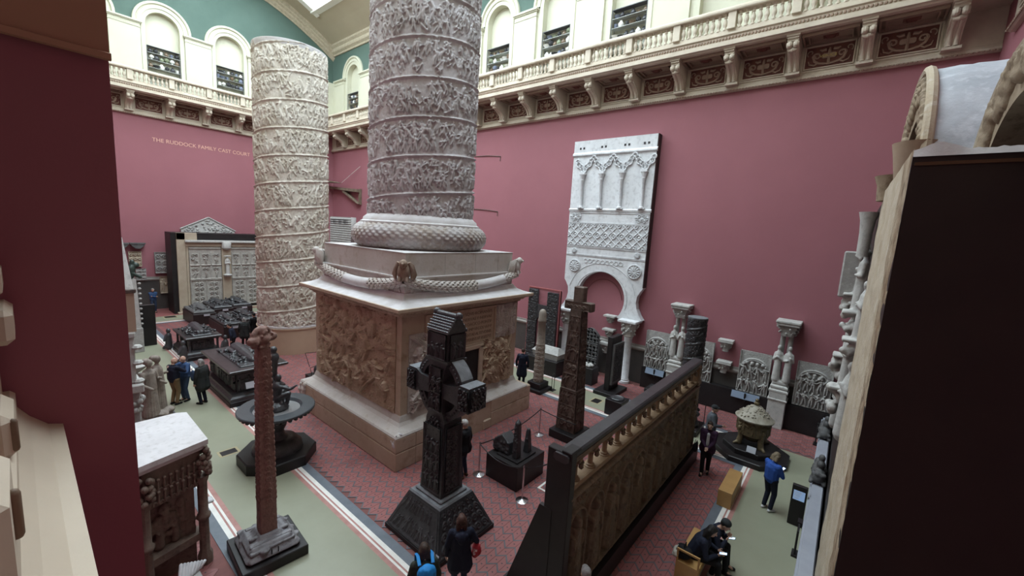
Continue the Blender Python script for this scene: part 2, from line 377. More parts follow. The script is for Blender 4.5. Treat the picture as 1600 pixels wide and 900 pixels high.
for i in range(1, NX):
    x = SKX0+(SKX1-SKX0)*i/NX; br.box((x-.09, SKY0, vault(x)+.18), (x+.09, SKY1, vault(x)+.42))
for j in range(NY*3+1):
    y = SKY0+(SKY1-SKY0)*j/(NY*3); t = .09 if j % 3 == 0 else .035
    for i in range(NX):
        x0 = SKX0+(SKX1-SKX0)*i/NX; x1 = SKX0+(SKX1-SKX0)*(i+1)/NX
        br.add([(x0,y-t,vault(x0)+.2),(x1,y-t,vault(x1)+.2),(x1,y+t,vault(x1)+.2),(x0,y+t,vault(x0)+.2),(x0,y-t,vault(x0)+.4),(x1,y-t,vault(x1)+.4),(x1,y+t,vault(x1)+.4),(x0,y+t,vault(x0)+.4)], [(0,1,2,3),(4,5,6,7),(0,1,5,4),(1,2,6,5),(2,3,7,6),(3,0,4,7)])
br.obj('glazing_bars', mat('skylight_bar', (.6,.6,.6)), win)
# cornice under the vault: straight on the right wall, curved on the far wall
cp = [(0,21.18),(.10,21.18),(.14,21.30),(.30,21.42),(.34,21.52),(.34,21.66),(.50,21.80),(.54,21.95),(.75,22.10),(.75,22.35),(0,22.6)]
struct(MB().prism([(XR-d,z) for d,z in cp], YB, YF, 'y').obj('trim_5', M_CEILT))
P = np.zeros((len(cp), 41, 3))
for i, (d, z) in enumerate(cp):
    for k in range(41):
        x = .18+(XR-.18)*k/40; P[i,k] = (x, YF-d, vault(x)-.70+(z-21.18)*.62)
struct(MB().grid(P).obj('trim_6', M_CEILT))
# ================================================================== BALCONIES (local frame: x along the wall, y out of the wall, z up)
def sh(key, fn, smooth=False, ang=40):
    if key not in bpy.data.meshes: fn().mesh(key, smooth, ang)
    return bpy.data.meshes[key]
def m_baluster():
    return MB().lathe([(.075,0),(.075,.05),(.05,.06),(.04,.09),(.07,.16),(.085,.22),(.075,.29),(.045,.38),(.038,.42),(.06,.44),(.06,.46),(.045,.48),(.07,.53),(.075,.54),(.075,.58)], 10)
def m_corbel():
    pr = [(0,14.36),(1.22,14.36),(1.22,14.24),(1.16,14.22),(1.16,14.16),(1.10,14.14),(1.08,14.02),(1.02,13.92),(.88,13.86),(.72,13.80),(.58,13.72),(.46,13.62),(.38,13.50),(.34,13.38),(.30,13.30),(0,13.30)]
    m = MB().prism([(d,z) for d,z in pr], -.17, .17, 'x')
    for s in (-1, 1): m.tube([(s*.10-.085,1.10,14.06),(s*.10-.03,1.10,14.06),(s*.10+.03,1.10,14.06),(s*.10+.085,1.10,14.06)], [.085,.12,.12,.085], 12)
    m.tube([(-.13,1.02,13.92),(0,1.04,13.91),(.13,1.02,13.92)], [.05,.08,.05], 10)
    for s in (-1, 1): m.tube([(s*.08,.98,13.90),(s*.08,.74,13.83),(s*.08,.50,13.68),(s*.08,.37,13.44),(s*.08,.36,13.38)], [.06,.055,.055,.06,.07], 8)
    m.box((-.22,0,13.28),(.22,.40,13.36)); m.box((-.20,0,14.30),(.20,1.26,14.37))
    return m
def spiral(cx, cz, r, a0, turns, y, n=14, s=1): return [(cx+s*r*(1-.75*k/n)*math.cos(a0+turns*2*PI*k/n), y, cz+r*(1-.75*k/n)*math.sin(a0+turns*2*PI*k/n)) for k in range(n+1)]
def m_scroll():
    m = MB(); cz = 13.84
    for s in (-1, 1):
        m.tube([(s*x, .10, z) for x, z in ((0,cz-.27),(.14,cz-.25),(.28,cz-.22),(.42,cz-.12),(.47,cz+.02),(.42,cz+.12),(.33,cz+.10))], [.03,.04,.04,.045,.04,.03,.02], 6)
        m.tube(spiral(s*.36, cz+.02, .13, 0, 1.1, .10, s=s), .028, 6)
        m.tube(spiral(s*.55, cz+.17, .12, -1, .8, .10, s=s), .022, 6)
        m.tube([(s*.10,.10,cz+.22),(s*.22,.10,cz+.20),(s*.30,.10,cz+.24)], [.05,.05,.02], 6)
        m.tube([(s*.30,.10,cz-.20),(s*.42,.10,cz-.27),(s*.56,.10,cz-.22),(s*.6,.10,cz-.1)], [.03,.03,.03,.015], 6)
    m.tube([(0,.10,cz-.30),(0,.10,cz-.24),(0,.11,cz+.16),(0,.10,cz+.27)], [.06,.05,.05,.03], 6)
    m.prism([(x*.20, cz+z*.085) for x, z in ((-1,-.6),(-.8,-1),(.8,-1),(1,-.6),(1,.6),(.8,1),(-.8,1),(-1,.6))], .07, .135, 'y')
    return m
def frame_ring(m, u0, u1, z0, z1, t, d0, d1):
    for a in ((u0,u1,z0,z0+t),(u0,u1,z1-t,z1),(u0,u0+t,z0+t,z1-t),(u1-t,u1,z0+t,z1-t)): m.box((a[0],d0,a[2]),(a[1],d1,a[3]))
def m_pframe():
    m = MB(); frame_ring(m,-.80,.80,13.38,14.30,.05,.02,.10); frame_ring(m,-.72,.72,13.45,14.23,.035,.02,.13); return m
def m_coffer():
    m = MB()
    for u, a, b_, t in ((.78,.10,1.02,.06),(.62,.22,.90,.05)):
        for q in ((-u,u,a,a+t),(-u,u,b_-t,b_),(-u,-u+t,a+t,b_-t),(u-t,u,a+t,b_-t)): m.box((q[0],q[2],14.26),(q[1],q[3],14.36))
    return m
def balcony(label, loc, rz, u0, u1, stations, pitch, skip=None):
    t = thing('balcony', label, 'balcony', loc, rz); nb = 8
    MB().prism([(0,14.36),(1.26,14.36),(1.30,14.40),(1.38,14.42),(1.38,14.58),(1.30,14.60),(1.30,14.76),(1.36,14.80),(1.36,14.86),(1.30,14.88),(1.30,15.0),(1.10,15.0),(1.10,14.6),(0,14.6)], u0, u1, 'x').obj('floor_slab', M_STONE, t)
    MB().prism([(0,13.1),(.10,13.1),(.17,13.16),(.17,13.22),(.12,13.24),(.12,13.32),(.07,13.34),(.07,14.36),(0,14.36)], u0, u1, 'x').obj('frieze_band', M_STONE, t)
    n = int((u1-u0)/.11); r = MB(); rr = MB()
    for k in range(n):
        u = u0+(k+.5)*(u1-u0)/n; rr.ell((u,1.32,14.68),(.05,.045,.055),6,4); r.ell((u,.18,13.135),(.05,.03,.03),6,4)
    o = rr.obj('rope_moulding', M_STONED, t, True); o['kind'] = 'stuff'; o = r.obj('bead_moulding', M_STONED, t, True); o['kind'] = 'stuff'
    MB().prism([(1.06,15.58),(1.44,15.58),(1.46,15.62),(1.46,15.68),(1.40,15.76),(1.10,15.76),(1.04,15.68),(1.04,15.62)], u0, u1, 'x').obj('handrail', M_STONE, t)
    for k, u in enumerate(stations):
        link('corbel', sh('corbel', m_corbel, True, 30), M_STONE, t, (u,0,0))
        link('rail_pier', sh('rail_pier', lambda: MB().cbox((-.14,1.10,14.98),(.14,1.40,15.6),.015)), M_STONE, t, (u,0,0))
    for k, u in enumerate(stations):
        c = u+pitch/2
        if c+.8 > u1: continue
        MB().box((-.70,.05,13.46),(.70,.075,14.22)).obj('frieze_panel', M_FRIEZE, t, loc=(c,0,0))
        p = t.children[-1] if False else [o for o in bpy.data.objects if o.parent == t and o.name.startswith('frieze_panel')][-1]
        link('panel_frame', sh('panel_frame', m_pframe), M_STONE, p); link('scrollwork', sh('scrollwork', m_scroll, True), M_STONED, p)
        pl = MB().box((-.16,.135,13.81),(.16,.138,13.87)); pl = None
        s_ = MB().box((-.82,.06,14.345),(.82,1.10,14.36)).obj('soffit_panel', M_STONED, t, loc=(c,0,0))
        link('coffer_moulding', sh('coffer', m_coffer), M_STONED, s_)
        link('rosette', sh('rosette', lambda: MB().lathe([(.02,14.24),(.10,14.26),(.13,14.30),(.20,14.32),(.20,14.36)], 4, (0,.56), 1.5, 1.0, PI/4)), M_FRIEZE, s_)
        for i in range(nb):
            uu = u+.14+(pitch-.28)*(i+.5)/nb
            link('baluster', sh('baluster', m_baluster, True), M_STONE, t, (uu,1.25,15.0))
    return t
st_r = [.52+2.03*k for k in range(-1, 18)]; st_f = [-(5.26+2.06*k) for k in range(-2, 6)]
bal_r = balcony('long stone balcony with balusters and carved corbels on the right red wall', (XR,0,0), PI/2, YB, YF, st_r, 2.03)
bal_f = balcony('stone balcony with balusters above the lettering on the far wall', (0,YF,0), PI, -XR+1.47, -.2, sorted(st_f), 2.06)
tm = text_mesh('VENICE', .15, .004)
lt = link('cartouche_lettering', tm, M_GILT, None, (XR-.142, 1.56, 13.84)); lt.rotation_euler = (PI/2, 0, -PI/2); lt.scale = (1.0,.85,1)
tag(lt, 'gilt VENICE lettering on a maroon frieze cartouche under the right balcony', 'lettering')
bb = balcony('stone balcony on the back wall above the great portal', (0,YB,0), 0, 4.0, XR-1.47, [5+2.03*k for k in range(6)], 2.03)
# ---- shelves of ceramics standing in the gallery niches
def m_pot(kind):
    P = [[(.02,0),(.09,.01),(.15,.10),(.16,.20),(.10,.30),(.06,.34),(.08,.38),(.05,.38)],
         [(.02,0),(.07,.0),(.09,.03),(.20,.17),(.22,.20),(.18,.19),(.07,.05)],
         [(.02,0),(.06,0),(.06,.02),(.10,.08),(.11,.26),(.12,.30),(.09,.30)],
         [(.02,0),(.08,0),(.05,.04),(.05,.10),(.15,.18),(.17,.30),(.12,.36),(.03,.42),(.02,.46)]][kind]
    return MB().lathe(P, 10)
pot_mats = [mat('pot_white', (.75,.74,.70), .2), mat('pot_dark', (.05,.05,.055), .25), mat('pot_blue', (.16,.18,.24), .2), mat('pot_green', (.23,.26,.17), .3), mat('pot_brown', (.17,.12,.08), .3)]
pm = {}
for k in range(4):
    for i, mm in enumerate(pot_mats):
        me = m_pot(k).mesh('pot', True); me.materials.append(mm); pm[k, i] = me
RNG = random.Random(4)
M_SHELF = mat('glass_shelf', (.42,.44,.42), .15, spec=.6)
M_CASE = mat('case_metal', (.10,.10,.11), .4)
def niche_shelf(x, y, rz, where):
    c = thing('display_case', 'glazed case of ceramics, '+where+' of the gallery', 'display case', (x, y, 15.0), rz)
    f = MB()
    for sx in (-.86, .86):
        for sy in (.02, .30): f.box((sx-.012, sy-.012, 0), (sx+.012, sy+.012, 2.72))
    for z in (0.0, 2.70): f.box((-.87,.0,z),(.87,.32,z+.03))
    f.obj('case_frame', M_CASE, c)
    for z in (.30, .86, 1.38, 1.88, 2.30): MB().box((-.85,.01,z),(.85,.31,z+.015)).obj('shelf', M_SHELF, c)
    MB().box((-.86,-.03,0),(.86,-.02,2.72)).obj('case_back', mat('case_back', (.46,.46,.36), .4, (.34,.34,.27), 5), c)
    ca, sa = math.cos(rz), math.sin(rz)
    for z in (1.395, 1.895, 2.315):
        u = -.72; ix = 0
        while u < .78:
            k = RNG.choice([0,0,1,2,3]); i = RNG.choice([0,0,1,1,1,2,3,4,4]); s = RNG.uniform(.75, 1.05)*(.8 if z > 2.2 else 1)
            d = .15+RNG.uniform(-.03,.03)
            o = link('ceramic_pot', pm[k, i], None, None, (x+ca*u-sa*d, y+sa*u+ca*d, 15.0+z)); o.scale = (s,s,s*.92)
            tag(o, ['white','black','blue-grey','olive','brown'][i]+' '+['bulbous vase','open bowl','straight beaker','footed covered jar'][k]+', '+(['rightmost','second','third','fourth','fifth','sixth','seventh','eighth'][ix]+('' if ix == 0 else ' from right'))+', '+{1.395:'lower',1.895:'middle',2.315:'top'}[z]+' shelf, '+where, 'pot', 'ceramics in the '+where)
            u += RNG.uniform(.24, .31); ix += 1
names = ['second niche from the right', 'third niche from the right', 'niche right of the big column', 'niche between the columns']
for c, nm in ((9.45, names[0]), (13.55, names[1]), (17.65, names[2]), (34.05, names[3])): niche_shelf(XR+.30, c, PI/2, nm)
for c, nm in ((7.25, 'left far-wall niche'), (11.10, 'right far-wall niche')): niche_shelf(c, YF+.30, PI, nm)
def remesh(mb, voxel, smooth=3, name='body'):
    me0 = mb.mesh('tmp_shells'); o = bpy.data.objects.new('tmp_shells', me0); COL.objects.link(o)
    r = o.modifiers.new('r', 'REMESH'); r.mode = 'VOXEL'; r.voxel_size = voxel; r.use_smooth_shade = True
    if smooth: s = o.modifiers.new('s', 'SMOOTH'); s.iterations = smooth; s.factor = .5
    bpy.context.view_layer.update()
    me = bpy.data.meshes.new_from_object(o.evaluated_get(bpy.context.evaluated_depsgraph_get())); me.name = name
    bpy.data.objects.remove(o); bpy.data.meshes.remove(me0)
    return me
# ================================================================== RELIEF CARVING: height fields of overlapping figures
class Field:
    def __init__(s, W, H, nx, ny, wrap=False):
        s.W, s.H, s.nx, s.ny, s.wrap = W, H, nx, ny, wrap
        s.h = np.zeros((ny, nx)); s.x = np.linspace(0, W, nx, endpoint=not wrap); s.y = np.linspace(0, H, ny)
    def cap(s, p, q, r0, r1, a=1.0, mode='max'):
        r = max(r0, r1); x0, x1 = min(p[0],q[0])-r, max(p[0],q[0])+r; y0, y1 = min(p[1],q[1])-r, max(p[1],q[1])+r
        dx = s.W/s.nx; dy = s.H/s.ny
        i0, i1 = int(math.floor(x0/dx)), int(math.ceil(x1/dx))+1; j0, j1 = max(0, int(y0/dy)), min(s.ny, int(y1/dy)+2)
        if j1 <= j0: return
        ii = np.arange(i0, i1)
        if not s.wrap: ii = ii[(ii >= 0) & (ii < s.nx)]
        if len(ii) == 0: return
        X = (ii*dx)[None,:]; Y = s.y[j0:j1][:,None]
        ex, ey = q[0]-p[0], q[1]-p[1]; L2 = ex*ex+ey*ey+1e-12
        t = np.clip(((X-p[0])*ex+(Y-p[1])*ey)/L2, 0, 1); rr = r0+(r1-r0)*t
        d2 = ((X-p[0]-t*ex)**2+(Y-p[1]-t*ey)**2)/(rr*rr+1e-12)
        v = a*np.sqrt(np.clip(1-d2, 0, 1)); jj = np.arange(j0, j1); ix = np.ix_(jj, ii % s.nx)
        s.h[ix] = np.maximum(s.h[ix], v) if mode == 'max' else s.h[ix]-v
    def figure(s, x, y, t, R, lean=0.0, a=1.0):
        """standing figure of height t with its feet at (x, y)"""
        hx = x+lean*t
        s.cap((hx, y+.90*t), (hx, y+.93*t), .075*t, .07*t, a)
        s.cap((x+lean*.45*t, y+.5*t), (hx, y+.74*t), .11*t, .13*t, a*.85)
        for sg in (-1, 1):
            kx = x+sg*R.uniform(.03,.10)*t; fx = x+sg*R.uniform(.04,.16)*t
            s.cap((x+lean*.4*t+sg*.05*t, y+.50*t), (kx, y+.26*t), .075*t, .06*t, a*.8); s.cap((kx, y+.26*t), (fx, y+.02*t), .055*t, .04*t, a*.8)
            ex = hx+sg*R.uniform(.10,.26)*t; ey = y+R.uniform(.45,.85)*t
            s.cap((hx+sg*.10*t, y+.74*t), (ex, ey), .05*t, .04*t, a*.9); s.cap((ex, ey), (ex+R.uniform(-.2,.2)*t, ey+R.uniform(-.18,.25)*t), .04*t, .03*t, a*.95)
    def crowd(s, y, t, R, step=.36, a=1.0):
        x = R.uniform(0, step*t)
        while x < s.W:
            if R.random() < .10: x += step*t
            s.figure(x, y+R.uniform(-.02,.10)*t, t*R.uniform(.82,1.0), R, R.uniform(-.12,.12), a*R.uniform(.75,1)); x += step*t*R.uniform(.7,1.3)
    def knots(s, R, n, size, a=1.0):
        for _ in range(n):
            x, y = R.uniform(0,s.W), R.uniform(0,s.H); L = size*R.uniform(.6,2.2); an = R.uniform(0, 2*PI)
            s.cap((x,y), (x+L*math.cos(an), y+L*math.sin(an)), size*R.uniform(.3,.6), size*R.uniform(.2,.4), a*R.uniform(.5,1))
    def scroll(s, cx, cy, r, w, a=1.0, turns=1.6, sg=1, ph=0.0):
        pp = None
        for k in range(26):
            t = k/25; rr = r*(1-.8*t); p = (cx+sg*rr*math.cos(ph+turns*2*PI*t), cy+rr*math.sin(ph+turns*2*PI*t))
            if pp: s.cap(pp, p, w, w, a)
            pp = p
    def rough(s, R, amp, n=300):
        g = np.random.default_rng(R.randint(0, 99999)).normal(0, 1, s.h.shape); 
        for _ in range(2): g = (g+np.roll(g,1,0)+np.roll(g,-1,0)+np.roll(g,1,1)+np.roll(g,-1,1))/5
        s.h += amp*g
def panel(fld, depth, thick, base=0.012, mask=None):
    """closed relief slab: front at local y = -h*depth, back at y = +thick; x in [0,W], z in [0,H]"""
    X, Z = np.meshgrid(fld.x, fld.y); P = np.stack([X, -fld.h*depth-base, Z], -1); m = MB(); m.grid(P)
    W, H = fld.W, fld.H
    n = len(m.v); m.v += [(0,-base,0),(W,-base,0),(W,-base,H),(0,-base,H),(0,thick,0),(W,thick,0),(W,thick,H),(0,thick,H)]
    m.f += [(n+4,n+7,n+6,n+5),(n,n+4,n+5,n+1),(n+1,n+5,n+6,n+2),(n+2,n+6,n+7,n+3),(n+3,n+7,n+4,n)]
    return m
def carved_shaft(R0, R1, z0, z1, nu, nv, pitch, seed, depth=.055, rise=.16):
    """cylinder wound with a band of figures"""
    R = random.Random(seed); C = 2*PI*R0; H = z1-z0; f = Field(C, H, nu, nv, True)
    nb = int(H/pitch)+2
    for b_ in range(-1, nb):
        for row, (lo, hi) in enumerate(((.50,.58),(.28,.40),(.08,.14))):
            x = R.uniform(0,.3)
            while x < C:
                yb = b_*pitch+pitch*x/C+R.uniform(lo,hi)*pitch; k = R.random()
                if k < .72: f.figure(x, yb, pitch*R.uniform(.33,.45), R, R.uniform(-.3,.3), R.uniform(.55,1)); x += pitch*R.uniform(.08,.19)
                elif k < .90:
                    for _ in range(7): f.cap((x+R.uniform(0,.25), yb+R.uniform(0,.35)*pitch), (x+R.uniform(0,.3), yb+R.uniform(0,.4)*pitch), .022*pitch, .018*pitch, R.uniform(.3,.9))
                    x += pitch*R.uniform(.12,.28)
                else: x += pitch*R.uniform(.15,.4)
    U = np.arange(nu)/nu; V = f.y
    # ridge along the winding line
    ph = (V[:,None]/pitch-U[None,:]); fr = np.abs(ph-np.round(ph))*pitch
    wob = .02*np.sin(U*40)[None,:]
    ridge = np.clip(1-np.abs(fr+wob*.5)/.045, 0, 1)
    gap = np.clip(1-np.abs(fr-.08)/.04, 0, 1)
    f.h = np.maximum(f.h*(1-gap*.6), ridge*.95); f.rough(R, .10)
    rad = (R0+(R1-R0)*(V-V[0])/H)[:,None]+depth*f.h
    th = 2*PI*U[None,:]
    P = np.stack([rad*np.cos(th), rad*np.sin(th), np.broadcast_to((z0+V)[:,None], rad.shape)], -1)
    return MB().grid(P, wrap=True)
# ------------------------------------------------------------------ nearer great column on its pedestal
M_COL1 = mat('grey_plaster_relief', (.60,.58,.60), .75, (.42,.39,.39), .9, (.50,.47,.47), 12, bump=.35, bscale=26)
M_COL2 = mat('pale_plaster_relief', (.66,.62,.55), .75, (.50,.45,.37), .7, (.42,.38,.31), 9, bump=.35, bscale=26)
M_PED = mat('tan_plaster', (.44,.34,.25), .75, (.52,.42,.33), 1.1, (.35,.255,.175), 2.2, bump=.25, bscale=14)
M_PEDR = mat('tan_relief', (.43,.325,.225), .75, (.50,.39,.29), 1.6, (.34,.24,.16), 2.5, bump=.35, bscale=18)
M_PEDG = mat('grey_tan_plaster', (.47,.43,.39), .75, (.58,.55,.53), 1.0, (.38,.32,.26), 2.0, bump=.2, bscale=14)
M_DUST = mat('dusty_plaster', (.62,.61,.62), .8, (.52,.50,.49), 2.5, bump=.2, bscale=16)
CX, CY = 9.46, 12.16
col1 = thing('monumental_column', 'huge grey relief-wound column on a square carved tan pedestal', 'column', (CX, CY, 0))
h = 3.04
# base: two plain courses of blocks with a recessed joint, then a carved sloping moulding
def base_block(x0, x1, y0, y1, z0, z1, nm='base_block'): MB().cbox((x0,y0,z0),(x1,y1,z1),.02).obj(nm, M_PED, col1)
MB().box((-h+.03,-h+.03,0),(h+.17,h-.03,1.0)).obj('base_core', M_PED, col1)
for z0, z1 in ((0,.545),(.56,.98)):
    base_block(-h, h+.2, -h, -h+.9, z0, z1) if False else None
    base_block(-h, -h+.7, -h, h-1.1, z0, z1); base_block(-h, -h+.7, h-1.09, h-.02, z0+.0, z1-.02)
    base_block(-h+.701, -.62, -h, -h+.7, z0, z1); base_block(.95, h+.2, -h, -h+.7, z0, z1)
MB().cbox((.58,-h-.02,0),(.96,-h+.7,.34),.03).obj('base_block', M_PED, col1)
mo = MB().square_lathe([(-.62,.95),(-.02,.96),(.0,1.0),(-.03,1.05),(-.10,1.08),(-.28,1.16),(-.36,1.24),(-.40,1.38),(-.42,1.42),(-.60,1.42)], 0,0,h,h)
mo.obj('base_moulding', M_PEDG, col1)
Rr = random.Random(5)
rk = MB()
for k in range(46): rk.ell((-h+Rr.uniform(-.02,.22), h-.30+Rr.uniform(-.2,.3), Rr.uniform(.15,.95)), (Rr.uniform(.05,.13),)*3, 8, 6)
link('broken_corner', remesh(rk,.03,1,'broken_corner'), M_PEDG, col1)
rk = MB()
for k in range(40): q_ = Rr.uniform(0,.3); rk.ell((-h+.05+q_*Rr.choice((0,1)), -h+.05+q_*Rr.random(), Rr.uniform(.72,1.12)-q_*.2), (Rr.uniform(.035,.08),)*3, 7, 5)
link('broken_corner', remesh(rk,.025,1,'broken_corner'), M_DUST, col1)
# die with smooth corner strips, relief fields on the two visible faces
d = h-.42
die = MB(); die.box((-d,-d,1.4),(d,d,4.42)); die.obj('pedestal_die', M_PED, col1)
def arms_field(W, H, seed, nx, ny, dens=1.0):
    R = random.Random(seed); f = Field(W, H, nx, ny)
    for _ in range(int(26*dens)):
        x, y = R.uniform(.2,W-.2), R.uniform(.2,H-.2); k = R.random(); an = R.uniform(0,2*PI); s = R.uniform(.16,.40)
        ux, uy = math.cos(an), math.sin(an)
        if k < .3:        # oval shield with rim and boss
            f.cap((x-ux*s*.5,y-uy*s*.5),(x+ux*s*.5,y+uy*s*.5),s*.55,s*.55,.55); f.cap((x-ux*s*.4,y-uy*s*.4),(x+ux*s*.4,y+uy*s*.4),s*.08,s*.08,.95); f.cap((x,y),(x+.01,y),s*.16,s*.16,1)
        elif k < .6:      # spears, trumpets
            for q in range(3): f.cap((x-ux*s*1.5+q*.07,y-uy*s*1.5),(x+ux*s*1.5,y+uy*s*1.5+q*.06),.03,.022,.8)
        elif k < .85:     # draped tunic folds
            for q in range(6): f.cap((x+q*.06,y+R.uniform(-.05,.05)),(x+q*.085-.1+ux*.2,y-.5*s-R.uniform(0,.25)),.045,.035,R.uniform(.5,.9))
            f.cap((x+.12,y+.05),(x+.25,y+.05),.12,.10,.7)
        else:             # helmet
            f.cap((x,y),(x,y+.10),.15,.10,1); f.cap((x-.16,y-.06),(x+.16,y-.06),.035,.035,.8)
    f.knots(R, int(90*dens), .035, .65)
    # frayed edge so the plain corner strips show
    ex = np.minimum(f.x, W-f.x); ey = np.minimum(f.y, H-f.y); edge = np.minimum(ex[None,:], ey[:,None]+.2)
    f.h *= np.clip(edge/.10, 0, 1); f.rough(R, .12); return f
f = arms_field(2*d-.5, 2.95, 11, 380, 240, 3.6); o = panel(f, .15, .03, .03).obj('trophy_relief', M_PEDR, col1, True, loc=(-d-.0,d-.25,1.43), ang=180); o.rotation_euler = (0,0,-PI/2)
# right-hand face: relief left and right of the door, inscription panel above
f = arms_field(2.25, 2.4, 21, 190, 200, 2.0); panel(f, .15, .03, .03).obj('trophy_relief', M_PEDG, col1, True, loc=(-d+.25,-d,1.43), ang=180)
f = arms_field(1.75, 1.75, 31, 160, 150, 1.6); panel(f, .16, .03, .03).obj('trophy_relief', M_PEDR, col1, True, loc=(d-2.05,-d,1.43), ang=180)
f = arms_field(1.25, 1.2, 33, 110, 100, 1.0); panel(f, .12, .03, .03).obj('trophy_relief', M_PEDG, col1, True, loc=(d-1.35,-d,3.15), ang=180)
ip = MB(); ip.box((-1.75,-d-.05,3.12),(1.25,-d+.02,4.30)); frame_ring(ip,-1.82,1.32,3.05,4.36,.07,-d-.09,-d+.02); ip.obj('inscription_panel', M_PED, col1)
ins = ['SENATVS·POPVLVSQVE·ROMANVS', 'IMP·CAESARI·DIVI·NERVAE·F·NERVAE', 'TRAIANO·AVG·GERM·DACICO·PONTIF', 'MAXIMO·TRIB·POT·XVII·IMP·VI·COS·VI·P·P', 'AD·DECLARANDVM·QVANTAE·ALTITVDINIS', 'MONS·ET·LOCVS·TANTIS·OPERIBVS·SIT·EGESTVS']
for k, ln in enumerate(ins):
    tm = text_mesh(ln, .15, .004); wd = max(v.co.x for v in tm.vertices)-min(v.co.x for v in tm.vertices)
    o = link('inscription_line', tm, mat('inscription_cut', (.22,.155,.11), .8), col1, (-.25,-d-.053,4.17-k*.18)); o.rotation_euler = (PI/2,0,0); o.scale = (2.75/wd, 1, 1)
MB().box((-.35,-d-.065,1.40),(.52,-d+.01,2.92)).obj('doorway', M_BLACK, col1)
dj = MB()
dj.cbox((-.5,-d-.12,1.40),(-.35,-d+.01,3.0),.02); dj.cbox((.52,-d-.12,1.40),(.72,-d+.01,3.0),.02); dj.cbox((-.5,-d-.12,2.92),(.72,-d+.01,3.06),.02); dj.obj('door_frame', M_PED, col1)
MB().box((-.62,-h+.05,0),(.58,-h+.9,1.40)).obj('door_step', M_BLACK, col1)
# cornice with egg moulding, swept dusty top
MB().square_lathe([(-.42,4.36),(-.36,4.38),(-.34,4.46),(-.24,4.50),(-.20,4.54),(-.04,4.58),(0,4.62),(0,4.70),(-.02,4.71)], 0,0,h,h).obj('cornice', M_PED, col1)
eg = MB()
for k in range(44):
    u = -h+.35+k*(2*h-.7)/43
    eg.ell((u,-h+.27,4.49),(.05,.05,.035),6,4); eg.ell((-h+.27,u,4.49),(.05,.05,.035),6,4)
eg.obj('egg_moulding', M_PED, col1, True)['kind'] = 'stuff'
MB().square_lathe([(-.02,4.705),(-.10,4.72),(-.30,4.78),(-.46,4.86),(-.56,4.98),(-.58,5.02),(-.7,5.02)], 0,0,h,h).obj('cornice_top', M_DUST, col1)
MB().square_lathe([(-.62,5.0),(-.60,5.40),(-.56,5.42),(-.55,5.47),(-1.2,5.47)], 0,0,h,h).obj('garland_block', M_PEDG, col1)
MB().box((-h+.57,-h+.57,5.45),(h-.57,h-.57,5.49)).obj('ledge', M_DUST, col1)
b2 = 2.40
for (x0,x1,y0,y1) in ((-b2,-.9,-b2,-b2+.4),(-.9,.45,-b2,-b2+.4),(.45,1.6,-b2,-b2+.4),(1.6,b2,-b2,-b2+.4),(-b2,-b2+.4,-b2+.401,.3),(-b2,-b2+.4,.3,b2)):
    MB().box((x0+.004,y0,5.47),(x1-.004,y1,6.18)).obj('plinth_block', M_PEDG, col1)
MB().box((-b2+.02,-b2+.02,5.47),(b2,b2,6.185)).obj('plinth', M_PEDG, col1)
MB().box((-b2-.01,-b2-.01,6.185),(b2+.01,b2+.01,6.20)).obj('plinth_top', M_DUST, col1)
# laurel garlands (scaly ropes) swagging between eagles on the corners
def garland(p0, p1, sag, n=46, r=.145, gap=None):
    m = MB(); p0 = np.array(p0); p1 = np.array(p1)
    for k in range(n+1):
        t = k/n
        if gap and gap[0] < t < gap[1]: continue
        c = p0+(p1-p0)*t; c = c+np.array([0,0,-sag*4*t*(1-t)])
        dr = (p1-p0)/np.linalg.norm(p1-p0); sl = -sag*4*(1-2*t)/np.linalg.norm(p1-p0); dr = dr+np.array([0,0,sl]); dr /= np.linalg.norm(dr)
        s1 = np.array([dr[1],-dr[0],0]); s1 /= np.linalg.norm(s1)+1e-9; s2 = np.cross(dr, s1)
        for q in range(7):
            a = 2*PI*(q+.5*(k % 2))/7; rr = r*(.75+.35*math.sin(PI*t)); e = c+rr*(math.cos(a)*s1+math.sin(a)*s2)
            Rm = np.stack([dr, math.cos(a)*s1+math.sin(a)*s2, -math.sin(a)*s1+math.cos(a)*s2], 1)
            m.ell(e, (.075,.035,.055), 6, 4, Rm)
    return m
e = h-.52
gap1 = (.36,.62)
o1 = garland((-e,-e,5.40),(e,-e,5.40),.30,gap=(.58,.84)); o1.obj('garland', M_PEDG, col1, True)
o1 = garland((-e,e,5.40),(-e,-e,5.40),.30,gap=(.38,.66)); o1.obj('garland', M_PEDG, col1, True)
sm = MB(); sm.tube([(-e+2*e*t,-e,5.40-.30*4*t*(1-t)) for t in np.linspace(.57,.85,9)], .17, 12); sm.obj('garland_repair', M_DUST, col1, True)
sm = MB(); sm.tube([(-e,e-2*e*t,5.40-.30*4*t*(1-t)) for t in np.linspace(.37,.67,9)], .17, 12); sm.obj('garland_repair', M_DUST, col1, True)
rel = MB()
for k in range(60):
    s_ = Rr.choice((0,1)); u = -e+.25+Rr.uniform(0,1.0); z = Rr.uniform(5.02,5.38)
    c = (u,-h+.62,z) if s_ else (-h+.62,u,z); rel.ell(c, (Rr.uniform(.03,.09),)*3, 6, 4)
rel.obj('ribbon_relief', M_PEDG, col1, True)
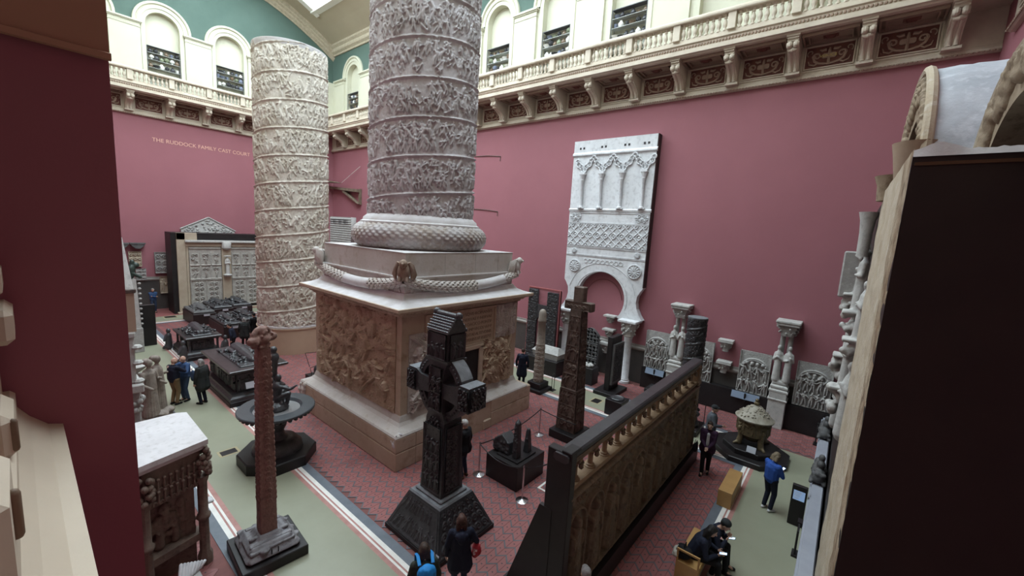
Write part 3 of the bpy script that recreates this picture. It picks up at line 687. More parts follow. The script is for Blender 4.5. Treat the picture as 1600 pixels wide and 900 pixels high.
def eagle(px, py, rz, m_):
    m = MB(); m.ell((0,.02,.26),(.17,.15,.26)); m.ell((0,-.08,.46),(.11,.11,.12)); m.tube([(0,-.16,.48),(0,-.22,.46),(0,-.23,.42)],[.04,.03,.01],8)
    for s in (-1,1):
        for q in range(6): m.tube([(s*(.13+q*.012),.0+q*.03,.50-q*.015),(s*(.21+q*.012),.03+q*.03,.32-q*.03),(s*(.20+q*.01),.05+q*.03,.06)], [.05,.055,.025], 7)
        m.tube([(s*.08,-.05,.12),(s*.09,-.10,.02)],[.05,.04],7)
    o = m.obj('eagle', m_, col1, True, loc=(px,py,5.40)); o.rotation_euler = (0,0,rz); o.scale = (1.1,1.1,1.1)
eagle(-e-.05,-e-.05,-PI/4,mat('brown_plaster', (.24,.165,.115), .75, (.34,.27,.22), 3, bump=.3, bscale=30)); eagle(-e-.03,e,-PI/2-.8,M_PEDG); eagle(e,-e-.03,.4,M_PEDG)
# torus wrapped in leaves
nu, nv = 260, 46; U = np.linspace(0,2*PI,nu,endpoint=False); V = np.linspace(-PI/2,PI/2,nv)
uu, vv = np.meshgrid(U, V); k1 = uu*26+vv*7; k2 = uu*26-vv*7
lz = np.minimum(np.abs(np.sin(k1)), np.abs(np.sin(k2))); hh = .045*np.clip(lz*1.8, 0, 1)+.012*np.sin(k1*2)
rt = .42+hh; Rm_ = 1.91; P = np.stack([(Rm_+rt*np.cos(vv))*np.cos(uu), (Rm_+rt*np.cos(vv))*np.sin(uu), 6.61+.40*rt/.42*np.sin(vv)], -1)
MB().grid(P, True).obj('leafy_torus', mat('torus_plaster', (.47,.45,.45), .75, (.34,.28,.23), 1.4, (.5,.49,.49), 9, bump=.4, bscale=24), col1, True, ang=180)
MB().lathe([(1.9,6.95),(2.10,6.98),(2.10,7.06),(2.02,7.10),(1.99,7.20),(1.90,7.27),(1.85,7.32)], 72).obj('shaft_foot', M_DUST, col1, True)
carved_shaft(1.80,1.735,7.26,21.0,600,520,1.17,3,.10).obj('carved_shaft', M_COL1, col1, True, ang=180)
# ------------------------------------------------------------------ farther great column
col2 = thing('relief_column', 'pale relief-wound column stump on a plain tan drum', 'column', (9.47, 23.0, 0))
MB().lathe([(1.76,0),(1.76,1.30),(1.80,1.32),(1.80,1.36)], 72).obj('drum', mat('tan_drum', (.46,.34,.24), .7, (.42,.31,.22), 1), col2, True)
MB().lathe([(1.70,1.36),(1.76,1.38),(1.76,1.46),(1.68,1.50)], 72).obj('drum_ring', M_DUST, col2, True)
carved_shaft(1.68,1.64,1.46,15.2,440,440,1.28,9,.10).obj('carved_shaft', M_COL2, col2, True, ang=180)
MB().lathe([(1.6,14.9),(1.70,15.16),(1.70,15.24),(1.66,15.25)], 72).obj('shaft_cap', M_DUST, col2, True)
# ================================================================== REMESHED BODIES
def V(*a): return np.array(a, float)
def ik(a, b, l1, l2, hint):
    a, b, hint = V(*a), V(*b), V(*hint); d = b-a; L = np.linalg.norm(d); L_ = min(L, (l1+l2)*.999); u = d/(L+1e-9)
    x = (l1*l1-l2*l2+L_*L_)/(2*L_); hgt = math.sqrt(max(0, l1*l1-x*x)); p = hint-u*(hint@u); p = p/(np.linalg.norm(p)+1e-9)
    return a+u*x+p*hgt, a+u*L_
def hand(m, w, d, pn, side, curl=.6, s=1.0):
    """palm and five bent fingers; w wrist, d pointing direction, pn palm normal"""
    d = d/np.linalg.norm(d); pn = pn-d*(pn@d); pn /= np.linalg.norm(pn)+1e-9; a = np.cross(d, pn)*side
    m.cap(w, w+d*.05*s, .022*s, .024*s); m.ell(w+d*.055*s, (.042*s,.018*s,.042*s), 10, 7, np.stack([d, pn, a], 1))
    for k, (o, L) in enumerate(((-.030,.062),(-.010,.074),(.010,.070),(.029,.055))):
        p = w+d*.088*s+a*o*s; q = p+(d*math.cos(curl*.7)+pn*math.sin(curl*.7))*L*.5*s; r = q+(d*math.cos(curl*1.7)+pn*math.sin(curl*1.7))*L*.55*s
        m.cap(p, q, .0098*s, .0092*s, 7); m.cap(q, r, .0092*s, .008*s, 7)
    p = w+d*.035*s-a*.032*s; q = p+(d*.6-a*.7+pn*.25)*.038*s; m.cap(p, q, .0125*s, .011*s, 7); m.cap(q, q+(d*.85-a*.2+pn*.4)*.034*s, .011*s, .009*s, 7)
SKIN = mat('skin', (.52,.33,.25), .55, (.47,.28,.21), 9); SKIN2 = mat('skin_tan', (.42,.26,.19), .55)
def cloth(name, c, r=.8): return mat('cloth_'+name, c, r, tuple(x*.8 for x in c), 6, bump=.15, bscale=40, spec=.25)
def person(label, loc, rz, ht=1.72, top='navy', bottom='black', shoes='black', hair='brown', hair_style='short', wr=None, wl=None, ar=None, al=None, lean=0.0, headp=0.0, heady=0.0, seat=None, coat=0.0, voxel=.0095, skin=None, fat=1.0, collar=None, palm=(0,1,0), hood=False, hat=None, inner=None, group=None):
    s = ht/1.75; t = thing('person', label, 'person', loc, rz, group); sk = skin or SKIN
    hz = seat/s if seat else .95
    hip = V(0, 0, hz); sl, cl = math.sin(lean), math.cos(lean)
    def up(y, z): return V(0, y*cl+z*sl, hz-y*sl+z*cl)
    chest = up(.0,.33); neck = up(-.01,.51); hd = up(.015,.53)+V(0, .03+.10*math.sin(headp), .125)
    body, tp, bt = MB(), MB(), MB()
    # head with face
    cy, sy = math.cos(heady), math.sin(heady); cp_, sp = math.cos(headp), math.sin(headp)
    Rh = np.array([[cy,-sy,0],[sy,cy,0],[0,0,1]]) @ np.array([[1,0,0],[0,cp_,sp],[0,-sp,cp_]])
    H = lambda x, y, z: hd+Rh@V(x,y,z)
    body.ell(hd, (.076,.096,.112), 16, 12, Rh); body.ell(H(0,.035,-.065), (.056,.058,.058), 12, 8, Rh)
    body.cap(H(0,.092,.005), H(0,.112,-.028), .010, .017); body.ell(H(0,.088,-.062), (.026,.012,.010), 8, 6, Rh)
    body.ell(H(0,.075,.025), (.055,.02,.016), 8, 6, Rh)
    for sg in (-1,1): body.ell(H(sg*.079,-.005,-.01), (.012,.022,.032), 8, 6, Rh)
    body.cap(neck, H(0,-.01,-.05), .055, .05); body.cap(hip, chest, .12*fat, .125*fat); body.cap(chest, neck, .11, .06)
    rs = .035 if fat < 1.15 else .05
    for q in (-.05, .05): tp.cap(hip+V(q,0,.02), chest+V(q*1.2,0,0), .135*fat, .135*fat)
    tp.cap(up(0,.40)+V(-.12,0,0), up(0,.40)+V(.12,0,0), .105, .105); tp.cap(up(0,.42), neck+V(0,0,-.01), .11, .068)
    tp.cap(hip+V(0,0,.02), up(0,.36), .150*fat, .152*fat)
    if coat: 
        for q in (-.06,.06): tp.cap(hip+V(q,0,.05), hip+V(q*1.6,-.01,-coat), .14*fat, .155*fat)
    for sg, wt, an in ((1,wr,ar),(-1,wl,al)):
        sh_ = up(0,.445)+V(sg*.185,0,0); w_ = V(*wt) if wt is not None else V(sg*.27,.06,hz-.10)
        el, w_ = ik(sh_, w_, .30, .265, (sg*.9,-.7,-.6))
        body.cap(sh_, el, .045, .038); body.cap(el, w_, .036, .026)
        tp.cap(sh_, el, .068*(.5+fat*.5), .056); tp.cap(el, w_-(w_-el)*.06, .055, .042)
        hand(body, w_, w_-el, V(*palm) if wt is not None else V(-sg*1.0,.1,0), sg, .7)
        hp_ = hip+V(sg*.092,0,0)
        if seat: kn = V(sg*.12, .46, hz+.02); ank = V(*an) if an is not None else V(sg*.12,.50,.09)
        else:
            ank = V(*an) if an is not None else V(sg*.10,0,.085); kn, ank = ik(hp_, ank, .45, .43, (0,1,0))
        body.cap(hp_, kn, .075, .05); body.cap(kn, ank, .05, .036)
        bt.cap(hp_, kn, .098*fat, .072); bt.cap(kn, ank+V(0,0,.02), .070, .058); bt.cap(hip, hp_, .12*fat, .11*fat)
        body.cap(ank, ank+V(0,.11,-.045), .036, .028)
        so = MB().cap(ank+V(sg*.0,-.045,-.045), ank+V(sg*.02,.14,-.052), .042, .038, 12); so.ell(ank+V(0,0,-.01),(.05,.055,.05),12,8)
        me = remesh(so, .012, 2, 'shoe'); o = link('shoe', me, cloth(shoes+'_shoe', SHOES[shoes], .5), t); o.scale = (s,s,s)
    def add(nm, mb, vx, mt, sm=3):
        o = link(nm, remesh(mb, vx, sm, nm), mt, t); o.scale = (s,s,s); return o
    add('body', body, voxel, sk, 2); add('top', tp, .014, cloth(top, CLOTH[top])); add('trousers', bt, .014, cloth(bottom, CLOTH[bottom]))
    if inner: 
        m = MB(); m.cap(up(.125,.06), up(.115,.40), .05, .048); add('shirt', m, .012, cloth(inner, CLOTH[inner]))
    hm = MB(); hm.ell(H(0,-.018,.028), (.086,.098,.103), 16, 12, Rh); hm.ell(H(0,.03,.085), (.06,.06,.03), 10, 7, Rh)
    if hair_style in ('long','bob'):
        L = .30 if hair_style == 'long' else .12
        for q in (-.06,-.02,.02,.06): hm.cap(H(q,-.05,.0), H(q*1.25,-.065,-L), .05, .035)
        for sg in (-1,1): hm.cap(H(sg*.075,.0,.03), H(sg*.085,.005,-L*.75), .03, .026)
    if hair_style == 'bun': hm.ell(H(0,-.12,.03), .04)
    if hair_style != 'bald':
        add('hair', hm, .011, mat('hair_'+hair, HAIR[hair], .6, tuple(c*.6 for c in HAIR[hair]), 20, bump=.4, bscale=60))
    if hat:
        m = MB(); m.ell(H(0,-.01,.06), (.098,.108,.085), 16, 10, Rh)
        if hat != 'beanie': m.ell(H(0,.05,.06), (.09,.10,.016), 14, 6, Rh)
        add('cap', m, .011, cloth('hat_'+hat, (.025,.028,.03)))
    if hood: 
        m = MB(); m.cap(up(-.10,.42)+V(-.07,0,0), up(-.10,.42)+V(.07,0,0), .065, .065); m.cap(up(-.13,.36), up(-.12,.44), .09, .08); add('hood', m, .014, cloth(top, CLOTH[top]))
    if collar:
        m = MB()
        for k in range(14): a = 2*PI*k/14; m.ell(neck+V(.075*math.cos(a),.07*math.sin(a),.0), .035, 8, 6)
        add('scarf', m, .012, cloth(collar, CLOTH[collar]))
    ey = MB()
    for sg in (-1,1): ey.ell(H(sg*.030,.089,.012), (.010,.006,.006), 8, 6)
    o = ey.obj('eyes', mat('eye_dark', (.03,.02,.02), .3), t, True); o.scale = (s,s,s)
    t['s'] = s; return t
CLOTH = dict(navy=(.012,.015,.03), black=(.010,.010,.012), purple=(.045,.018,.045), blue=(.03,.09,.36), jeans=(.03,.045,.08), khaki=(.22,.15,.08), green=(.035,.04,.03), grey=(.09,.10,.115), white=(.6,.6,.6), puffer=(.03,.033,.033), skyblue=(.02,.22,.55), denim=(.05,.08,.14), cream=(.45,.42,.36), midblue=(.04,.08,.18))
SHOES = dict(black=(.012,.012,.012), white=(.6,.6,.6), brown=(.09,.05,.03))
HAIR = dict(brown=(.045,.025,.015), black=(.012,.010,.010), grey=(.30,.29,.28), white=(.55,.54,.52), blonde=(.30,.22,.13), fair=(.22,.17,.11), redbrown=(.07,.03,.02))
def face(dx, dy): return math.atan2(-dx, dy)       # local +y towards (dx, dy)
p = person('woman in a purple-black jacket and white top walking with clasped hands', (12.95,2.56,0), face(-1,-.12), 1.72, 'purple', 'black', 'black', 'brown', 'bun', wr=(.03,.26,.98), wl=(-.03,.26,.96), ar=(.07,.12,.085), al=(-.07,-.10,.10), coat=.12, inner='white')
q = G(1116,631,1.74); person('man in dark cap and grey coat beside the black carved column', (q[0],q[1],0), face(.25,-1), 1.72, 'grey', 'black', 'black', 'grey', 'short', coat=.35, hat='cap', fat=1.12, wr=(.12,.30,1.10))
p = person('woman in a bright blue jumper and navy trousers looking down at a phone', (12.37,.83,0), face(.9,-.6), 1.66, 'blue', 'navy', 'white', 'fair', 'bob', wr=(.07,.30,1.12), wl=(-.07,.30,1.12), headp=.35, fat=1.05)
q = G(722,806,1.66); person('person in a navy hooded coat standing at the black ringed cross', (q[0],q[1],0), face(.8,1), 1.68, 'navy', 'jeans', 'black', 'redbrown', 'long', coat=.28, hood=True, fat=1.08, wr=(.20,.25,1.05))
NAVYP = q
q = G(664,853,1.64); person('person in a dark green jacket wearing a bright blue backpack', (q[0],q[1],0), face(.55,1), 1.66, 'green', 'black', 'black', 'brown', 'bob', fat=1.05, headp=.2)
BPP = q
person('white-haired man in a black jacket behind the black ringed cross', (7.66,7.62,0), face(-.2,1), 1.74, 'black', 'jeans', 'brown', 'white', 'short', coat=.1)
q = G(662,690,1.70); person('person in black half hidden left behind the black ringed cross shaft', (7.05,8.05,0), face(.4,1), 1.72, 'black', 'black', 'black', 'brown', 'short', coat=.2)
q = G(918,888,1.66); person('grey-haired person whose head shows before the balustraded screen', (q[0],q[1],0), face(.7,1), 1.68, 'grey', 'black', 'black', 'grey', 'short')
person('man in navy jacket and khaki trousers embracing a friend', (3.30,18.25,0), face(.9,.45), 1.78, 'navy', 'khaki', 'black', 'grey', 'bald', wr=(.10,.36,1.32), wl=(-.16,.36,1.36), fat=1.12, skin=SKIN)
person('person in a blue jacket with arm around the man in khaki trousers', (3.66,18.42,0), face(-.9,-.45), 1.76, 'midblue', 'denim', 'black', 'grey', 'bald', wr=(.16,.40,1.38), wl=(-.14,.36,1.25), fat=1.05)
person('grey-haired woman in a long dark puffer coat by the black tomb', (4.02,17.72,0), face(-.5,.8), 1.72, 'puffer', 'navy', 'black', 'grey', 'bob', coat=.30, fat=1.15)
person('distant man in blue with folded arms beside the far church doorway', (5.70,36.2,0), face(.1,-1), 1.72, 'midblue', 'jeans', 'black', 'grey', 'short', wr=(-.10,.24,1.15), wl=(.10,.24,1.18), voxel=.014)
person('person in a dark navy coat behind the slender round-topped shaft', (14.42,10.90,0), face(.8,.4), 1.76, 'navy', 'navy', 'black', 'brown', 'short', coat=.45, voxel=.012)
person('dark-haired person in black facing out between the black tombs', (6.95,21.3,0), face(-.2,-1), 1.62, 'black', 'black', 'black', 'black', 'long', voxel=.012, wr=(.05,.28,1.1), wl=(-.05,.28,1.1))
person('person in navy leaning over the second black tomb', (6.62,23.2,0), face(-.8,.5), 1.66, 'navy', 'black', 'black', 'black', 'short', voxel=.012, lean=.25)
q = G(381,488,1.62); person('grey-haired person in a dark coat among the far effigies', (q[0]-.4,q[1]-1.3,0), face(.6,1), 1.62, 'puffer', 'black', 'black', 'grey', 'bob', voxel=.014, coat=.3, fat=1.15)
q = G(397,488,1.74); person('person in black beside the pale column drum near the far effigies', (q[0],q[1],0), face(-.3,.9), 1.74, 'black', 'black', 'black', 'black', 'short', voxel=.014, coat=.2)
# ---- bags and phones carried by people (top-level things)
def satchel(name, label, cat, loc, size, m_, rz=0):
    t = thing(name, label, cat, loc, rz); a, b_, c = size
    mb = MB(); 
    for k in range(10): mb.ell((random.Random(k).uniform(-a,a)*.45, random.Random(k+50).uniform(-b_,b_)*.35, c*(.35+.12*(k % 4))), (a*.6,b_*.7,c*.34), 10, 7)
    o = link('bag_body', remesh(mb, .012, 3, 'bag_body'), m_, t)
    MB().tube([(-a*.5,0,c*.8),(-a*.35,0,c*1.25),(a*.35,0,c*1.25),(a*.5,0,c*.8)], .010, 8).obj('strap', m_, t, True)
    return t
bp = thing('backpack', 'bright blue backpack on the person in dark green', 'backpack', (BPP[0]-.13*.48, BPP[1]-.13*.88, 1.0), face(.55,1))
mb = MB(); mb.cap((0,-.11,.05),(0,-.11,.36),.13,.12); mb.cap((-.07,-.09,.05),(-.07,-.09,.35),.10,.09); mb.cap((.07,-.09,.05),(.07,-.09,.35),.10,.09)
link('pack', remesh(mb,.014,3,'pack'), cloth('skyblue', CLOTH['skyblue'], .6), bp)
for sg in (-1,1): MB().tube([(sg*.11,-.04,.44),(sg*.12,.12,.50),(sg*.12,.28,.40),(sg*.12,.29,.22),(sg*.14,.10,.05)], .028, 8, flat=.5).obj('shoulder_strap', cloth('skyblue', CLOTH['skyblue'], .6), bp, True)
satchel('shoulder_bag', 'red and white bag hanging at the navy-coated person\'s side', 'bag', (NAVYP[0]+.28,NAVYP[1]-.16,.72), (.12,.09,.30), mat('red_bag', (.42,.03,.04), .6, (.75,.6,.6), 9, mixw=(.55,.6)))
satchel('shoulder_bag', 'grey coat carried over the arm of the khaki-trousered man\'s friend', 'coat', (3.86,18.10,.78), (.12,.10,.42), cloth('denim', CLOTH['denim']))
satchel('handbag', 'black handbag at the purple-jacketed woman\'s hip', 'bag', (12.90,2.88,.62), (.07,.14,.30), cloth('black', CLOTH['black']), PI/2)
def phone(label, loc, rot):
    o = MB().cbox((-.036,-.075,-.005),(.036,.075,.005),.004).obj('mobile_phone', mat('phone_body', (.02,.02,.022), .3), None, loc=loc); o.rotation_euler = rot; tag(o, label, 'phone')
    MB().box((-.032,-.068,.005),(.032,.068,.0065)).obj('screen', emis('phone_screen', (.5,.7,1.0), 1.2), o)
phone('phone held by the woman in the bright blue jumper', (12.37+.9/1.08*.36, .83-.6/1.08*.36, 1.12), (.5,0,face(.9,-.6)))
# ---- benches and the two sitters
M_OAK = mat('oak_bench', (.46,.27,.10), .4, (.40,.23,.085), 3, bump=.08, bscale=20)
def bench(label, x0, x1, y0, y1, arm):
    t = thing('bench', label, 'bench', ((x0+x1)/2,(y0+y1)/2,0)); a, b_ = (x1-x0)/2, (y1-y0)/2
    MB().cbox((-a,-b_,.41),(a,b_,.45),.006).obj('seat', M_OAK, t)
    for s in (-1,1):
        MB().cbox((s*(a-.02)-.02,-b_,0),(s*(a-.02)+.02,b_,.41),.005).obj('end_panel', M_OAK, t)
        MB().cbox((-a+.04,s*(b_-.015)-.015,.0 if not arm else .28),(a-.04,s*(b_-.015)+.015,.41),.005).obj('side_panel', M_OAK, t)
    if arm:
        m = MB(); m.cbox((-a,-b_,.45),(-a+.035,-b_+.035,.68),.004); m.cbox((-a,b_-.035,.45),(-a+.035,b_,.68),.004); m.cbox((-a,-b_,.68),(-a+.035,b_,.72),.004); m.obj('armrest', M_OAK, t)
bench('pale oak box bench on the white floor line by the blue-jumper woman', 11.62, 13.02, 1.56, 1.90, False)
bench('pale oak bench with end armrest under the two sitters', 8.30, 9.60, 1.50, 1.95, True)
a1 = person('person in a black coat with long dark hair sitting on the bench', (8.74,1.70,0), face(.15,-1), 1.72, 'navy', 'black', 'white', 'black', 'long', seat=.50, wr=(.10,.42,.70), wl=(-.08,.42,.70), lean=.35, headp=.45, fat=1.15, coat=0, ar=(.10,.50,.09), al=(-.10,.36,.09))
a2 = person('person in dark beanie holding a lit phone on the bench', (9.26,1.66,0), face(.05,-1), 1.72, 'navy', 'black', 'black', 'black', 'short', seat=.50, wr=(.10,.44,.78), wl=(-.08,.44,.80), lean=.6, headp=.4, fat=1.0, hat='beanie')
phone('lit phone in the hands of the beanie wearer on the bench', (9.26,1.14,.82), (.35,0,face(.05,-1)))
phone('lit phone held by the long-haired sitter in black', (8.74,1.18,.76), (.3,0,face(.15,-1)))
satchel('rucksack', 'black rucksack lying on the armrest end of the bench', 'bag', (8.46,1.84,.452), (.16,.17,.26), cloth('black', (.02,.02,.022), .5))
satchel('bundle', 'cream fleece coat bundled behind the black rucksack on the bench', 'coat', (8.42,1.98,.46), (.16,.08,.16), cloth('cream', CLOTH['cream']))
# ================================================================== FREE-STANDING CASTS, CENTRE
M_BRONZE = mat('black_cast', (.032,.033,.036), .36, (.058,.06,.064), 4, (.02,.02,.022), 9, bump=.3, bscale=30, spec=.6)
M_BRONZT = mat('black_cast_dusty', (.20,.215,.23), .6, (.13,.14,.15), 5, bump=.2, bscale=20)
M_SAND = mat('red_brown_stone', (.19,.105,.083), .65, (.26,.155,.125), 3, (.125,.07,.057), 7, bump=.4, bscale=28)
M_DKBR = mat('dark_brown_stone', (.085,.055,.045), .6, (.15,.11,.09), 3, (.05,.032,.028), 7, bump=.4, bscale=28)
M_STBASE = mat('layered_grey_base', (.13,.125,.135), .5, (.22,.21,.215), 4, (.08,.07,.07), 9, bump=.4, bscale=12)
Rb0 = random.Random(61)
# ---- black ringed cross (wide faces look along x; arms along y)
cr = thing('ringed_cross', 'tall black ringed cross with house-shaped cap on a carved pyramid base', 'cross', (5.92,6.60,0))
MB().box((-.87,-.93,0),(.87,.93,.10)).obj('base_slab', M_BLACK, cr)
f1 = MB().frustum((-.85,.85,-.91,.91),.10,(-.50,.50,-.54,.54),.93).obj('pyramid_base', M_BRONZE, cr)
def slope_panel(seed, rows):
    f = Field(1.5, .78, 120, 70); R = random.Random(seed)
    if rows: f.crowd(.06,.30,R,.5); f.crowd(.44,.28,R,.5)
    else:
        for k in range(7):
            for j in range(4): f.scroll(.15+k*.2,.12+j*.19,.085,.022,.8,1.4,(-1)**(k+j))
    f.h[:4,:]=.5; f.h[-4:,:]=.5; f.h[:,:4]=.5; f.h[:,-4:]=.5
    X, Z = np.meshgrid(f.x/1.5, f.y/.78); return f, X, Z
for nm, seed, rows in (('carved_slope',2,1),('carved_slope',3,0)):
    f, X, Z = slope_panel(seed, rows)
    if nm and rows:    # -x face
        y = (1-2*X)*(.86-.36*Z); x = -.84+.34*Z-f.h*.035; z = .13+.78*Z
    else: x = (2*X-1)*(.80-.32*Z); y = -.90+.36*Z-f.h*.035; z = .13+.78*Z
    MB().grid(np.stack([x,y,z],-1)).obj(nm, M_BRONZE, cr, True, ang=180)
MB().frustum((-.50,.50,-.54,.54),.93,(-.47,.47,-.51,.51),.97).obj('base_top', M_BRONZT, cr)
MB().cbox((-.40,-.45,.97),(.40,.45,1.03),.02).obj('base_step', M_BRONZT, cr)
sw, sd = .42, .33          # half width (y) and half depth (x) of the shaft
MB().frustum((-sd,sd,-.36,.36),1.02,(-.26,.26,-.30,.30),2.75).obj('shaft', M_BRONZE, cr)
AZ = 3.48
hub = MB(); hub.prism([(-.30,2.5),(.30,2.5),(.31,2.75),(.22,2.95),(.20,3.25),(.22,3.48),(.20,3.70),(.24,3.95),(.32,4.12),(-.32,4.12),(-.24,3.95),(-.20,3.70),(-.22,3.48),(-.20,3.25),(-.22,2.95),(-.31,2.75)], -.25, .25, 'x'); hub.obj('upper_shaft', M_BRONZE, cr)
ar_ = [(y, z) for y, z in ((1.0,.27),(.72,.27),(.55,.19),(.25,.165),(0,.18),(-.25,.165),(-.55,.19),(-.72,.27),(-1.0,.27))]
MB().prism([(y,AZ+z) for y,z in ar_]+[(y,AZ-z) for y,z in reversed(ar_)], -.245, .245, 'x').obj('arms', M_BRONZE, cr)
for y0 in (-1.002,.72): MB().box((-.247,y0,AZ+.262),(.247,y0+.28,AZ+.275)).obj('arm_top', M_BRONZT, cr)
rg = MB(); n = 48; prof = [(.57,-.17),(.76,-.17),(.76,.17),(.57,.17)]
P = np.zeros((5, n+1, 3))
for i, (r, x) in enumerate(prof+[prof[0]]):
    for k in range(n+1): P[i,k] = (x, r*math.cos(2*PI*k/n), AZ+r*math.sin(2*PI*k/n))
rg.grid(P).obj('ring', M_BRONZE, cr)
n2 = 14; P = np.zeros((2, n2+1, 3))
for sg, a0, a1 in ((1, 25, 62), (-1, 118, 155)):
    for i, x in enumerate((-.168,.168)):
        for k in range(n2+1):
            a = math.radians(a0+(a1-a0)*k/n2); P[i,k] = (x,   .766*math.cos(a), AZ+  .766*math.sin(a))
    MB().grid(P.copy()).obj('ring_top', M_BRONZT, cr)
# house-shaped cap: tiled roof ridge along x... gable ends on the +-y sides
MB().frustum((-.27,.27,-.36,.36),4.10,(-.29,.29,-.36,.36),4.16).obj('neck_band', M_BRONZE, cr)
MB().box((-.25,-.32,4.15),(.25,.32,4.78)).obj('cap_house', M_BRONZE, cr)
MB().prism([(-.29,4.76),(.29,4.76),(.06,5.08),(-.06,5.08)], -.34, .34, 'y').obj('cap_roof', M_BRONZE, cr)
tl = sh('roof_shingle', lambda: MB().box((-.006,-.027,-.02),(.014,.027,.036)))
for sg in (-1,1):
    for r in range(6):
        for k in range(10):
            t_ = r/6+.08; o = link('roof_shingle', tl, M_BRONZT, cr, (sg*(.285-.225*t_), -.32+.070*k+(.03 if r % 2 else 0), 4.77+.31*t_)); o.rotation_euler = (0, -sg*.60, PI if sg < 0 else 0)
rd = MB(); rd.cap((0,-.34,5.11),(0,.34,5.11),.065,.065,12); rd.ell((0,-.36,5.13),.085); rd.ell((0,.36,5.13),.085); rd.obj('ridge_roll', M_BRONZE, cr, True)
# carved figures and bosses on the visible -x and -y faces
def face_relief(W, H, seed, kind, nx, ny):
    f = Field(W, H, nx, ny); R = random.Random(seed)
    if kind == 'fig':
        y = .05*H
        while y < H-.3:
            t_ = R.uniform(.30,.36); x = .12
            while x < W-.08: f.figure(x, y, t_, R, 0); x += .17
            for k in range(10): f.cap((.05+k*W/10,y-.035),(.06+k*W/10,y-.035),.02,.02,.7)
            y += t_+.08
    elif kind == 'boss':
        for k in range(int(W/.085)):
            for j in range(int(H/.085)): f.cap((.06+k*.085,.06+j*.085),(.061+k*.085,.06+j*.085),.028*R.uniform(.7,1.2),.028,R.uniform(.6,1))
    else:
        for k in range(max(1,int(W/.16))):
            for j in range(int(H/.16)): f.scroll(.09+k*.16,.09+j*.16,.07,.018,.85,1.3,(-1)**(k+j))
    e = max(2, nx//40); f.h[:e,:]=.7; f.h[-e:,:]=.7; f.h[:,:e]=.7; f.h[:,-e:]=.7
    return f
def carve(fld, dep, loc, side):
    o = panel(fld, dep, .02).obj('carved_panel', M_BRONZE, cr, True, loc=loc, ang=180)
    if side: o.rotation_euler = (0,0,-PI/2)
carve(face_relief(.56,1.55,5,'fig',90,200),.06,(-.300,.28,1.10),1); carve(face_relief(.46,1.55,6,'scroll',70,200),.055,(-.23,-.335,1.10),0)
carve(face_relief(.27,.46,8,'boss',44,60),.06,(-.247,1.0,AZ-.23),1); carve(face_relief(.27,.46,8,'boss',44,60),.06,(-.247,-.73,AZ-.23),1)
carve(face_relief(.38,1.0,9,'fig',60,130),.08,(-.252,.19,AZ-.5),1); carve(face_relief(.44,.46,12,'boss',60,60),.06,(-.22,-1.003,AZ-.23),0)
carve(face_relief(.58,.56,14,'fig',80,80),.06,(-.252,.29,4.18),1); carve(face_relief(.44,.56,15,'fig',60,80),.06,(-.22,-.322,4.18),0)
m = MB()
for y_, z_, n_ in ((-.86,AZ,26),(.86,AZ,26),(0,AZ-.85,22),(0,AZ+.1,26)):
    for k in range(n_): m.ell((-.295,y_+Rb0.uniform(-.13,.13) if abs(y_) > .5 else Rb0.uniform(-.2,.2),z_+Rb0.uniform(-.22,.22)),(.03,.026,.026),7,5)
for k in range(26): m.ell((Rb0.uniform(-.2,.2),-1.05,AZ+Rb0.uniform(-.22,.22)),(.03,.03,.03),7,5)
m.obj('bosses', M_BRONZE, cr, True)['kind'] = 'stuff'
bs = sh('ring_boss', lambda: MB().ell((0,0,0),(.025,.03,.03),8,6), True)
for k in range(44):
    a = 2*PI*k/44; o = link('ring_boss', bs, M_BRONZE, cr, (-.18,.665*math.cos(a),AZ+.665*math.sin(a)))
o = MB().box((-.006,-.10,0),(.0,.10,.10)).obj('label_plate', mat('label_card', (.45,.46,.50), .5), cr, loc=(-.83,-.80,.16)); o.rotation_euler = (0,math.radians(22),0)
# ---- slim red-brown ring-headed cross on layered stone
tc_ = thing('slim_cross', 'slender red-brown cross shaft with broken ring head in the left aisle', 'cross', (2.94,8.62,0), math.radians(-4))
MB().cbox((-.60,-.62,0),(.60,.62,.22),.015).obj('plinth', M_BLACK, tc_)
Rb = random.Random(8)
m = MB(); m.cbox((-.50,-.52,.20),(.50,.52,.36),.10); m.cbox((-.44,-.44,.30),(.42,.44,.48),.10); m.cbox((-.26,-.26,.40),(.26,.26,.56),.08)
for k in range(40): m.ell((Rb.uniform(-.46,.46),Rb.uniform(-.48,.48),Rb.uniform(.26,.42)),(Rb.uniform(.05,.12),Rb.uniform(.05,.12),Rb.uniform(.02,.05)),7,5)
link('rough_base', remesh(m,.02,2,'rough_base'), M_STBASE, tc_)
for k, (y_, z_, tl_) in enumerate(((-.40,.40,.03),(-.28,.46,.02),(-.12,.51,-.02),(.30,.47,.03))):
    o = MB().cbox((-.42+.03*k,-.045,-.03),(.40-.02*k,.045,.03),.015).obj('stone_ridge', M_STBASE, tc_, loc=(0,y_,z_)); o.rotation_euler = (tl_*3,0,tl_)
f = Field(1.0, 3.95, 120, 330, True); R = random.Random(12)
for j in range(26):
    for k in range(6): f.scroll(k/6+.08,.75+j*.12,.05,.014,.8,1.3,(-1)**(k+j))
f.rough(R,.25)
U = np.arange(120)/120*2*PI; zz = f.y/3.95
cs = np.maximum(np.abs(np.cos(U)), np.abs(np.sin(U)))**.75
rad = ((.178-.05*zz)[:,None])/cs[None,:]*.94+.022*f.h
MB().grid(np.stack([rad*np.cos(U)[None,:], rad*np.sin(U)[None,:], np.broadcast_to((.5+f.y)[:,None], rad.shape)],-1), True).obj('carved_shaft', M_SAND, tc_, True, ang=180)
hd_ = MB(); hz = 4.62
